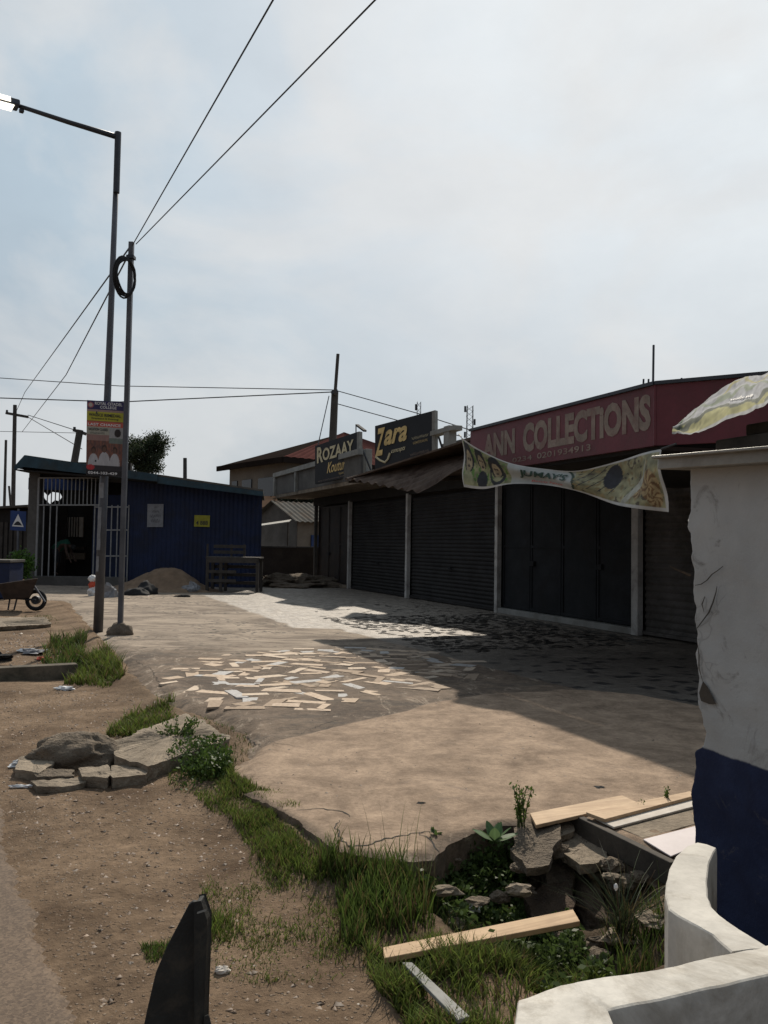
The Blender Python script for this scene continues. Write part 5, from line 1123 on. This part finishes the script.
# ==================================================================== GRAVEL
def gravel(name,n,pg,smin,smax,z,col,rng,kind='stuff',hf=None):
    x,y=scatter(pg,n,rng); n=len(x); s=smin+(smax-smin)*rng.random(n)**3; zz=(hf or gz_)(x,y)
    base=np.array([[1,0,0],[-.5,.87,0],[-.5,-.87,0],[0,0,.9],[.3,.3,.6],[-.6,0,.5]]); f0=np.array([[0,1,3],[1,2,3],[2,0,3],[0,1,4],[1,2,5]])
    V=base[None]+rng.normal(size=(n,6,3))*.22; th=rng.random(n)*6.28; c,s_=np.cos(th)[:,None],np.sin(th)[:,None]
    VX=V[:,:,0]*c-V[:,:,1]*s_; VY=V[:,:,0]*s_+V[:,:,1]*c; v=np.stack([VX*s[:,None]+x[:,None],VY*s[:,None]*.8+y[:,None],V[:,:,2]*s[:,None]*.55+zz[:,None]-.001],2).reshape(-1,3)
    f=(f0[None]+np.arange(n)[:,None,None]*6).reshape(-1,3); b=rng.random((n,1)); cc=np.where(b<.008,np.array([[.38,.34,.29]]),np.array([col])*(.45+1.1*rng.random((n,1)))); lm=LM(); lm.add(v,f,np.repeat(cc,6,0))
    return lm.build(name,PP,kind=kind)
ra=np.random.default_rng(9)
DIRT=poly([(0,690),(110,690),(165,715),(150,745),(60,752),(0,750),(0,800),(40,850),(100,1000),(120,1060),(420,1060),(360,970),(215,950),(250,890),(240,840),(190,800),(150,780),(120,790),(30,795),(10,770),(-150,760),(-150,690)],DZ)
gravel('gravel',6500,DIRT,.002,.019,DZ,(.14,.10,.072),ra)
gravel('roadside_gravel',1500,poly([(0,780),(40,800),(90,900),(130,1060),(60,1060),(30,900),(-40,800)],DZ),.002,.009,DZ,(.2,.16,.12),ra)
DFAR=poly([(-40,632),(45,632),(50,660),(-40,664)],-.03); gravel('verge_gravel',900,DFAR,.006,.03,-.03,(.12,.09,.07),ra)
gravel('apron_grit',2600,poly([(130,600),(430,640),(700,700),(700,790),(560,800),(450,820),(330,830),(240,770),(170,690),(110,640)],0),.002,.013,0,(.13,.10,.075),ra,hf=apron_h)
r=random.Random(77); k=0
while k<26:
    px,py=r.uniform(435,655),r.uniform(842,950); q=G(px,py)
    if sdf(np.array([q.x]),np.array([q.y]),DITCH)[0]<.03: continue
    s_=r.uniform(.03,.085); o=lump(q+UPV*s_*.15,s_,s_*r.uniform(.5,.9),s_*r.uniform(.25,.6),200+k,7,.55,-.5).build('broken_chunk',M['conc'] if r.random()<.5 else M['rock']); tag(o,'angular broken concrete chunk lying among weeds in the ditch','rubble','broken concrete chunks in the ditch'); k+=1
# litter
def litter(name,label,px,py,s,m,seed,z=DZ,cat='litter',sx=1,sy=.7,sz=.5,rough=.8):
    c=G(px,py,z) if z!=0 else P(px,py,.01); tag(lump(c+UPV*s*.2,s*sx,s*sy,s*sz,seed,9,rough,-.5).build(name,m),label,cat)
litter('plastic_bag','white crumpled plastic bag by the leftmost flat stone',18,766,.055,M['whiteplastic'],61)
litter('wrapper','orange red wrapper between the stones and the leafy weed',144,760,.05,M['redplastic'],62)
litter('wrapper','white wrapper beside the orange red one under the slab',152,757,.04,M['whiteplastic'],63)
litter('paper_scrap','white paper scrap on the dirt below the culvert kerb',65,690,.09,M['whiteplastic'],64,sx=1.2,sy=.5,sz=.25)
litter('wrapper','bright red scrap lying on top of the culvert kerb soil',45,660,.10,M['redplastic'],65,z=-.03,sz=.3)
litter('paper_scrap','grey white litter scrap left of the red scrap',34,654,.14,M['sack'],66,z=-.03,sz=.25)
litter('paper_scrap','pale scrap of litter further left of the red scrap',26,652,.10,M['whiteplastic'],67,z=-.03,sz=.25)
litter('charred_stone','black lump at far left edge on the kerb soil',0,660,.13,M['black'],68,z=-.03)
litter('crushed_can','silver crushed can glinting in the ditch',474,910,.035,M['whiteplastic'],69,z=-.2)
litter('paper_scrap','small dull scrap left of the crushed can in ditch',459,915,.03,M['sack'],70,z=-.2)
litter('stone_chip','pale squarish stone chip right of the dark marker post',222,972,.03,M['board'],71,cat='stone',rough=.4)
litter('black_disc','small flat black disc on the sunlit cement by the planks',599,788,.03,M['black'],72,z=0,sz=.15,cat='debris')
litter('stick','short dark stick on the sunlit cement slab',421,804,.02,M['black'],73,z=0,sx=1.2,sy=.5,sz=.3,cat='stick')
litter('rope_end','curled white plastic strip on the dirt below the stones',22,788,.06,M['whiteplastic'],74,sx=1.4,sy=.25,sz=.2)
# ==================================================================== MARKER POST (foreground)
YM=2.2; pz=gz(P(190,1024,DZ).x,YM)
t=thing('marker_post','dark fin shaped roadside marker post in the near foreground','post',(PD(190,1000,YM).x,YM,pz))
def mk(px,py,Y=YM): return PD(px,py,Y)
outl=[mk(120,1140),mk(148,1006),mk(156,972),mk(168,944),mk(178,925),mk(189,904),mk(193,901),mk(197,902),mk(199,906),mk(197,1140)]
b=MB(); n=len(outl); fr_=[p+Vector((0,-.004,0)) for p in outl]; bk_=[p+Vector((0,.012,0)) for p in outl]
b.v=[tuple(p) for p in fr_+bk_]; b.f=[tuple(range(n))[::-1],tuple(range(n,2*n))]+[(i,(i+1)%n,n+(i+1)%n,n+i) for i in range(n)]
b.build('fin_panel',M['marker'],t,bevel=.003)
q=[mk(195,903,YM-.03),mk(200,902,YM-.03),mk(206,921,YM-.02),mk(205,960,YM-.02),mk(203,1015,YM-.02),mk(202,1140,YM-.02),mk(196,1140,YM-.03)]
b=MB(); n=len(q); b.v=[tuple(p) for p in q]+[tuple(p+Vector((.003,.045,0))) for p in q]; b.f=[tuple(range(n)),tuple(range(n,2*n))[::-1]]+[(i,(i+1)%n,n+(i+1)%n,n+i) for i in range(n)]; b.build('rib',M['marker'],t,bevel=.003)
MB().face([mk(197,912,YM-.032),mk(206,909,YM-.032),mk(206.5,911,YM-.032),mk(197,914,YM-.032)]).build('scratch',M['conclight'],t)
MB().hexa([mk(196,1140,YM-.05),mk(240,1140,YM-.05),mk(240,1140,YM+.05),mk(196,1140,YM+.05),mk(204,1016,YM-.03),mk(209,1014,YM-.03),mk(209,1014,YM+.03),mk(204,1016,YM+.03)]).build('foot',M['marker'],t,bevel=.004)
# ==================================================================== KIOSK WALL (right)
KD=Vector((.389,-.921,0)).normalized(); KB=Vector((KD.y*-1,KD.x,0)); KB=Vector((.921,.389,0)).normalized()
edge=[(-.55,697),(.2,697),(.30,695),(.42,693),(.52,696),(.60,698),(.64,706),(.70,708),(.78,704),(.86,700),(.95,700),(1.02,698),(1.12,699),(1.22,697),(1.33,695),(1.45,694),(1.6,692),(1.75,691),(1.95,690)]
k0_=PD(693,700,3.62)
def eoff(z):
    for i in range(len(edge)-1):
        if edge[i][0]<=z<=edge[i+1][0]: t=(z-edge[i][0])/(edge[i+1][0]-edge[i][0]); px=edge[i][1]*(1-t)+edge[i+1][1]*t; break
    else: px=edge[-1][1]
    return (px-697)*3.62/800/.389*.5
K0=Vector((k0_.x,k0_.y,0)); ZT=1.89
def kw(u,v,face=0):
    z=-.55+(ZT+.55)*v; j=eoff(z)+.022*noise.fractal(Vector((face*3,0,z*9)),1,2,4)
    s=j*(1-u)**3+2.6*u**1.4
    bulge=.012*noise.fractal(Vector((s*3,0,z*3)),1,2,3)
    return K0+KD*s+UPV*z-KB*(bulge+ (0 if u>.02 else -.02))
ks=thing('kiosk','white and navy painted masonry kiosk at the right edge with flat roof','kiosk',K0)
def m_kiosk():
    m,nt,bs=nodes('two_tone_plaster'); bs.inputs['Roughness'].default_value=.75; bs.inputs['Specular IOR Level'].default_value=.3
    g=nt.nodes.new('ShaderNodeSeparateXYZ'); L(nt,coord(nt),g.inputs[0]); zz=math_(nt,'ADD',g.outputs[2],math_(nt,'MULTIPLY',noi(nt,9,4),.03))
    wcol=ramp(nt,noi(nt,2.2,7,.65),.3,.7,(.34,.34,.335),(.43,.43,.42)); wcol=mixc(nt,math_(nt,'MULTIPLY',ramp(nt,noi(nt,5,7,.7,dist=1.2),.58,.70),.7),wcol,(.13,.12,.105))
    bcol=ramp(nt,noi(nt,6,7,.7),.3,.7,(.007,.011,.036),(.014,.024,.068)); bcol=mixc(nt,math_(nt,'MULTIPLY',ramp(nt,noi(nt,4,9,.8,dist=1),.60,.66),.5),bcol,(.10,.09,.085))
    c=mixc(nt,ramp(nt,zz,.636,.642),bcol,wcol)
    # hairline cracks near the broken edge
    v=N(nt,'ShaderNodeTexVoronoi',Scale=3.2); v.feature='DISTANCE_TO_EDGE'; dn=nt.nodes.new('ShaderNodeTexNoise'); dn.inputs['Scale'].default_value=6; L(nt,coord(nt),dn.inputs['Vector']); mxv=nt.nodes.new('ShaderNodeVectorMath'); mxv.operation='MULTIPLY_ADD'; L(nt,dn.outputs['Color'],mxv.inputs[0]); mxv.inputs[1].default_value=(.25,.25,.25); L(nt,coord(nt),mxv.inputs[2]); L(nt,mxv.outputs[0],v.inputs['Vector'])
    crk=math_(nt,'MULTIPLY',ramp(nt,v.outputs['Distance'],.004,.013,(1,1,1),(0,0,0)),ramp(nt,math_(nt,'SUBTRACT',math_(nt,'ADD',g.outputs[0],math_(nt,'MULTIPLY',math_(nt,'ABSOLUTE',math_(nt,'SUBTRACT',g.outputs[2],1.2)),.15)),1.0),.475,.50,(1,1,1),(0,0,0)))
    c=mixc(nt,math_(nt,'MULTIPLY',crk,math_(nt,'MULTIPLY',ramp(nt,noi(nt,2,2),.45,.5),.22)),c,(.03,.027,.024))
    L(nt,c,bs.inputs['Base Color']); bump(nt,bs,noi(nt,14,8,.7),.45,.012); return m
MK=m_kiosk(); w=MB(); w.grid(kw,120,240)
i0=len(w.v)
w.grid(lambda u,v: kw(0,v)+KB*(.14*u)+KD*.03*noise.fractal(Vector((u*3,7,v*22)),1,2,4)*(1 if 0<u else 0),8,240)
w.build('wall',MK,ks,smooth=True)
b=MB(); p0=K0+KD*.05+KB*.14; b.hexa([p0-UPV*.55,p0+KD*2.6-UPV*.55,p0+KD*2.6+KB*1.6-UPV*.55,p0+KB*1.6-UPV*.55,p0+UPV*(ZT-.01),p0+KD*2.6+UPV*(ZT-.01),p0+KD*2.6+KB*1.6+UPV*(ZT-.01),p0+KB*1.6+UPV*(ZT-.01)]); b.build('inner_wall',M['darkwall'],ks)
# gash in plaster: chips
def wallpt(px,py,off=.012):
    r=ray(px,py); t=(K0.x*KB.x+K0.y*KB.y-off)/(r.x*KB.x+r.y*KB.y); return Vector((r.x*t,r.y*t,CAMZ+r.z*t))
for pl,w_ in (([(695,585),(701,584),(707,580),(712,574),(718,570),(723,566)],1.0),([(697,628),(703,620),(709,612),(713,602),(716,592),(717,586)],1.6),([(697,640),(699,655),(699,668),(703,682)],1.4),([(705,596),(702,604),(704,612)],1.2)):
    cm=MB(); 
    for k,(x_,y_) in enumerate(pl):
        ww=.45*w_*(1-abs(k/(len(pl)-1)-.5)*1.6)+.12; cm.v+=[tuple(wallpt(x_-ww,y_)),tuple(wallpt(x_+ww,y_+.6))]
    for k in range(len(pl)-1): cm.f.append((2*k,2*k+1,2*k+3,2*k+2))
    cm.build('crack',M['oldwood'],ks)
MB().face([wallpt(*p) for p in ((703,681),(707,686),(712,696),(716,704),(709,704),(701,701),(699,693))]).build('plaster_gash',M['oldwood'],ks)
tag(MB().tube([PD(690,575,3.6),PD(678,570,3.5),PD(670,566,3.45)],[.006,.004,.002],5).build('twig',M['rock']),'broken twig jutting left from the white kiosk wall','twig')
# roof
R0=PD(663,462,3.66); R1=R0+KD*2.8; R1.z=R0.z-.10
rf=MB(); rf.hexa([R0-UPV*.035,R1-UPV*.035,R1+KB*2.2+UPV*.03,R0+KB*2.2+UPV*.03,R0+UPV*.0,R1+UPV*.0,R1+KB*2.2+UPV*.07,R0+KB*2.2+UPV*.07]); 
rf.build('roof',M['gutter'],ks)
fl=MB(); fl.bar(R0-KB*.015-UPV*.008+KD*.0,R1-KB*.015-UPV*.008,.03,.055); fl.bar(R0-KB*.035+UPV*.018,R1-KB*.035+UPV*.018,.07,.012); fl.build('flashing',M['gutter'],ks,bevel=.003)
# dark stack on roof, tarp
st=MB(); c_=K0+KD*1.32+KB*.36; st.box(Vector((c_.x,c_.y,1.965)),(2.5,.6,.06),(KD,KB,UPV)); st.box(Vector((c_.x,c_.y,2.03))+KD*.05+KB*.05,(2.4,.55,.055),(KD,KB,UPV))
tag(st.build('timber_stack',M['oldwood'],bevel=.01),'dark stack of boards on the kiosk roof under the tarpaulin','timber stack')
lowp=[(672,434,3.75),(684,436,3.62),(700,431,3.5),(725,420,3.4),(750,411,3.3),(768,404,3.22),(810,392,3.05)]
hip=[(674,430,3.85),(688,415,3.98),(712,395,4.1),(735,382,4.2),(752,375,4.25),(772,369,4.25),(830,355,4.2)]
def lerpl(a,t):
    t=max(0,min(.9999,t))*(len(a)-1); i=int(t); f=t-i; return tuple(a[i][k]*(1-f)+a[i+1][k]*f for k in range(3))
def tarp(u,v,off=0):
    a=PD(*lerpl(lowp,u)); b=PD(*lerpl(hip,u)); p=a.lerp(b,v); 
    return p+UPV*(.006*math.sin(u*15+v*6)+.006*math.sin(v*17+u*9)+.012*noise.fractal(Vector((u*6,v*3,1)),1,2,3)+.02*math.sin(v*math.pi)+off)+Vector((0,-.01*math.sin(u*30)*(1-v),0))
def tarpcol(u,v):
    d=v+u*.25+.25*nz(u*2,v*3,4); c=(.36,.36,.37)
    if d<.30: c=(.33,.31,.13)
    elif d<.42: c=(.10,.11,.08)
    elif .62<d<.70: c=(.24,.27,.20)
    elif .86<d<.94: c=(.36,.33,.16)
    if v>.96 or v<.05: c=(.34,.34,.33)
    return tuple(q*(.85+.35*nz(u*5,v*5,9)) for q in c)
tp=thing('tarpaulin','rumpled printed white and yellow tarpaulin thrown over the kiosk roof','tarpaulin',tarp(.2,.3))
MB().grid(tarp,120,50,tarpcol).build('sheet',PT,tp,smooth=True)
m=MB(); put_text(m,'Proudly sup',lambda u,v: tarp(.50+.18*u,.30+.09*v-.06*u,.006),0,0,1,1,.01,.2); m.build('lettering',M['ink'],tp)
# ==================================================================== LOW WHITE WALL
ZW=.50
Lft=[(697,842),(686,846),(676,855),(669,868),(665.5,882),(665,896),(668,909),(676,915),(687,921),(700,928),(712,934),(731,951)]
Rgt=[(717,848),(714,852),(710,862),(708,874),(707.5,886),(708.5,896),(712,906),(721,915),(733,924),(743,931),(752,937),(772,948)]
lw=thing('low_wall','low curved whitewashed concrete wall around the ditch at bottom right','wall',P(640,980,ZW)-UPV*ZW)
def wallstrip(Lp,Rp,name,sub=6):
    La=[P(a,b,ZW) for a,b in Lp]; Ra=[P(a,b,ZW) for a,b in Rp]; 
    def res(A):
        out=[]
        for i in range(len(A)-1):
            for j in range(sub): out.append(A[i].lerp(A[i+1],j/sub))
        out.append(A[-1]); return out
    La,Ra=res(La),res(Ra); m=MB(); n=len(La)
    prof=[('L',-1.1,0),('L',-.4,0),('L',-.03,0),('L',-.012,.003),('L',-.004,.015),('L',0,.05),('C',.003,.5),('R',0,-.05),('R',-.004,-.015),('R',-.012,-.003),('R',-.03,0),('R',-.4,0),('R',-1.1,0)]
    for i in range(n):
        a,b=La[i],Ra[i]; 
        for k,(s,z,t) in enumerate(prof):
            p=a.lerp(b,t) if s=='L' else b.lerp(a,-t) if s=='R' else a.lerp(b,.5)
            nzv=noise.fractal(Vector((p.x*7,p.y*7,z*4)),1,2,4)
            m.v.append(tuple(p+UPV*z+(b-a).normalized()*nzv*.0025+UPV*nzv*(.002 if z>-.1 else 0)))
    K=len(prof)
    for i in range(n-1):
        for k in range(K-1): m.f.append((i*K+k,i*K+k+1,(i+1)*K+k+1,(i+1)*K+k))
    m.f.append(tuple(range(K))); m.f.append(tuple((n-1)*K+k for k in range(K))[::-1])
    o=m.build(name,M['coping'],lw,smooth=True); es=o.modifiers.new('crisp','EDGE_SPLIT'); es.split_angle=math.radians(28); return o
wallstrip(Lft,Rgt,'curved_wall')
# straight wall + return towards the camera, one L outline
far=[P(780,938,ZW)+Vector((1.2,.42,0)),P(731,951.5,ZW),P(680,963,ZW),P(620,974,ZW),P(560,984,ZW),P(517,998,ZW)]
outer_=far+[P(513,1030,ZW),P(512,1110,ZW)]
inner_=[P(775,974,ZW)+Vector((1.2,.42,0)),P(740,982,ZW),P(690,993,ZW),P(640,1004,ZW),P(609,1011,ZW),P(612,1016,ZW),P(622,1040,ZW),P(650,1110,ZW)]
m=MB(); O_=[];I_=[]
def res2(A,sub=10):
    out=[]
    for i in range(len(A)-1):
        for j in range(sub): out.append(A[i].lerp(A[i+1],j/sub))
    out.append(A[-1]); return out
O_=res2(outer_); I_=res2(inner_); n=min(len(O_),len(I_)); O_,I_=O_[:n],I_[:n]
prof=[(0,-1.1),(0,-.3),(0,-.03),(.004,-.010),(.02,-.003),(.06,.0),(.5,.003),(.94,0),(.98,-.003),(.996,-.010),(1,-.03),(1,-.3),(1,-1.1)]; K=len(prof)
for i in range(n):
    for k,(t_,z) in enumerate(prof):
        p=O_[i].lerp(I_[i],t_); nzv=noise.fractal(Vector((p.x*7,p.y*7,z*4)),1,2,4); m.v.append(tuple(p+UPV*(z+nzv*(.002 if z>-.1 else 0))+Vector((0,1,0))*nzv*.0025))
for i in range(n-1):
    for k in range(K-1): m.f.append((i*K+k,i*K+k+1,(i+1)*K+k+1,(i+1)*K+k))
o=m.build('straight_wall',M['coping'],lw,smooth=True); es=o.modifiers.new('crisp','EDGE_SPLIT'); es.split_angle=math.radians(28)
# ==================================================================== LIGHT
EL,AZ=math.radians(43.5),math.radians(6.5)
sd_=Vector((math.sin(AZ)*math.cos(EL),math.cos(AZ)*math.cos(EL),math.sin(EL)))
sun=bpy.data.lights.new('sun','SUN'); sun.energy=4.8; sun.angle=math.radians(1.1); sun.color=(1,.91,.78)
so=bpy.data.objects.new('sun',sun); C.objects.link(so); so.rotation_euler=(-sd_).to_track_quat('-Z','Y').to_euler()
wd=bpy.data.worlds.new('World'); S.world=wd; wd.use_nodes=True; nt=wd.node_tree; bg=nt.nodes['Background']
sky=nt.nodes.new('ShaderNodeTexSky'); sky.sky_type='NISHITA'; sky.sun_disc=False; sky.sun_elevation=EL; sky.sun_rotation=AZ; sky.air_density=1.2; sky.dust_density=3; sky.altitude=20
tc=nt.nodes.new('ShaderNodeTexCoord'); d=tc.outputs['Generated']
sx=nt.nodes.new('ShaderNodeSeparateXYZ'); L(nt,d,sx.inputs[0])
dp=nt.nodes.new('ShaderNodeVectorMath'); dp.operation='DOT_PRODUCT'; L(nt,d,dp.inputs[0]); 
gdir=Vector((.42,.75,.52)).normalized(); dp.inputs[1].default_value=gdir
# haze veil brighter towards the sun, duller behind the camera
veil=nt.nodes.new('ShaderNodeValToRGB'); cr=veil.color_ramp; e=cr.elements
e[0].position=0; e[0].color=(2.9,3.15,3.5,1); e[1].position=1; e[1].color=(8.4,8.9,9.2,1)
for p_,c_ in ((.5,(3.4,3.8,4.3)),(.70,(4.2,5.1,6.0)),(.84,(5.1,6.2,7.1)),(.94,(6.8,7.5,8.1))):
    q=e.new(p_); q.color=c_+(1,)
mr=nt.nodes.new('ShaderNodeMapRange'); mr.inputs['From Min'].default_value=-1; mr.inputs['From Max'].default_value=1; L(nt,dp.outputs['Value'],mr.inputs['Value']); L(nt,mr.outputs[0],veil.inputs['Fac'])
hz=nt.nodes.new('ShaderNodeMapRange'); hz.inputs['From Min'].default_value=0; hz.inputs['From Max'].default_value=.38; hz.inputs['To Min'].default_value=.55; hz.inputs['To Max'].default_value=0; L(nt,sx.outputs[2],hz.inputs['Value'])
fr2=nt.nodes.new('ShaderNodeMapRange'); fr2.inputs['From Min'].default_value=-.1; fr2.inputs['From Max'].default_value=.7; L(nt,sx.outputs[1],fr2.inputs['Value'])
c=mixc(nt,math_(nt,'MULTIPLY',hz.outputs[0],fr2.outputs[0]),veil.outputs['Color'],(5.5,5.6,5.6))
# clouds: soft streaks
mpc=nt.nodes.new('ShaderNodeMapping'); mpc.inputs['Scale'].default_value=(1,1,1.7); L(nt,d,mpc.inputs['Vector'])
n1=N(nt,'ShaderNodeTexNoise',Scale=2.6,Detail=8.0,Roughness=.55,Distortion=.5); L(nt,mpc.outputs[0],n1.inputs['Vector'])
cl1=ramp(nt,n1.outputs['Fac'],.46,.60)
c=mixc(nt,math_(nt,'MULTIPLY',math_(nt,'MULTIPLY',cl1,.6),fr2.outputs[0]),c,(7.8,7.85,7.85))
n2_=N(nt,'ShaderNodeTexNoise',Scale=5.5,Detail=7.0,Roughness=.6); L(nt,mpc.outputs[0],n2_.inputs['Vector'])
c=mixc(nt,.22,c,ramp(nt,n2_.outputs['Fac'],.3,.7,(.66,.69,.73),(1.12,1.11,1.10)),'MULTIPLY')
c=mixc(nt,.965,sky.outputs['Color'],c)
L(nt,c,bg.inputs['Color']); bg.inputs['Strength'].default_value=.096
S.view_settings.view_transform='Standard'; S.view_settings.look='None'; S.view_settings.exposure=0
S.render.engine='CYCLES'; S.cycles.use_denoising=True
print('tris approx', sum(len(o.data.polygons) for o in S.objects if o.type=='MESH'))
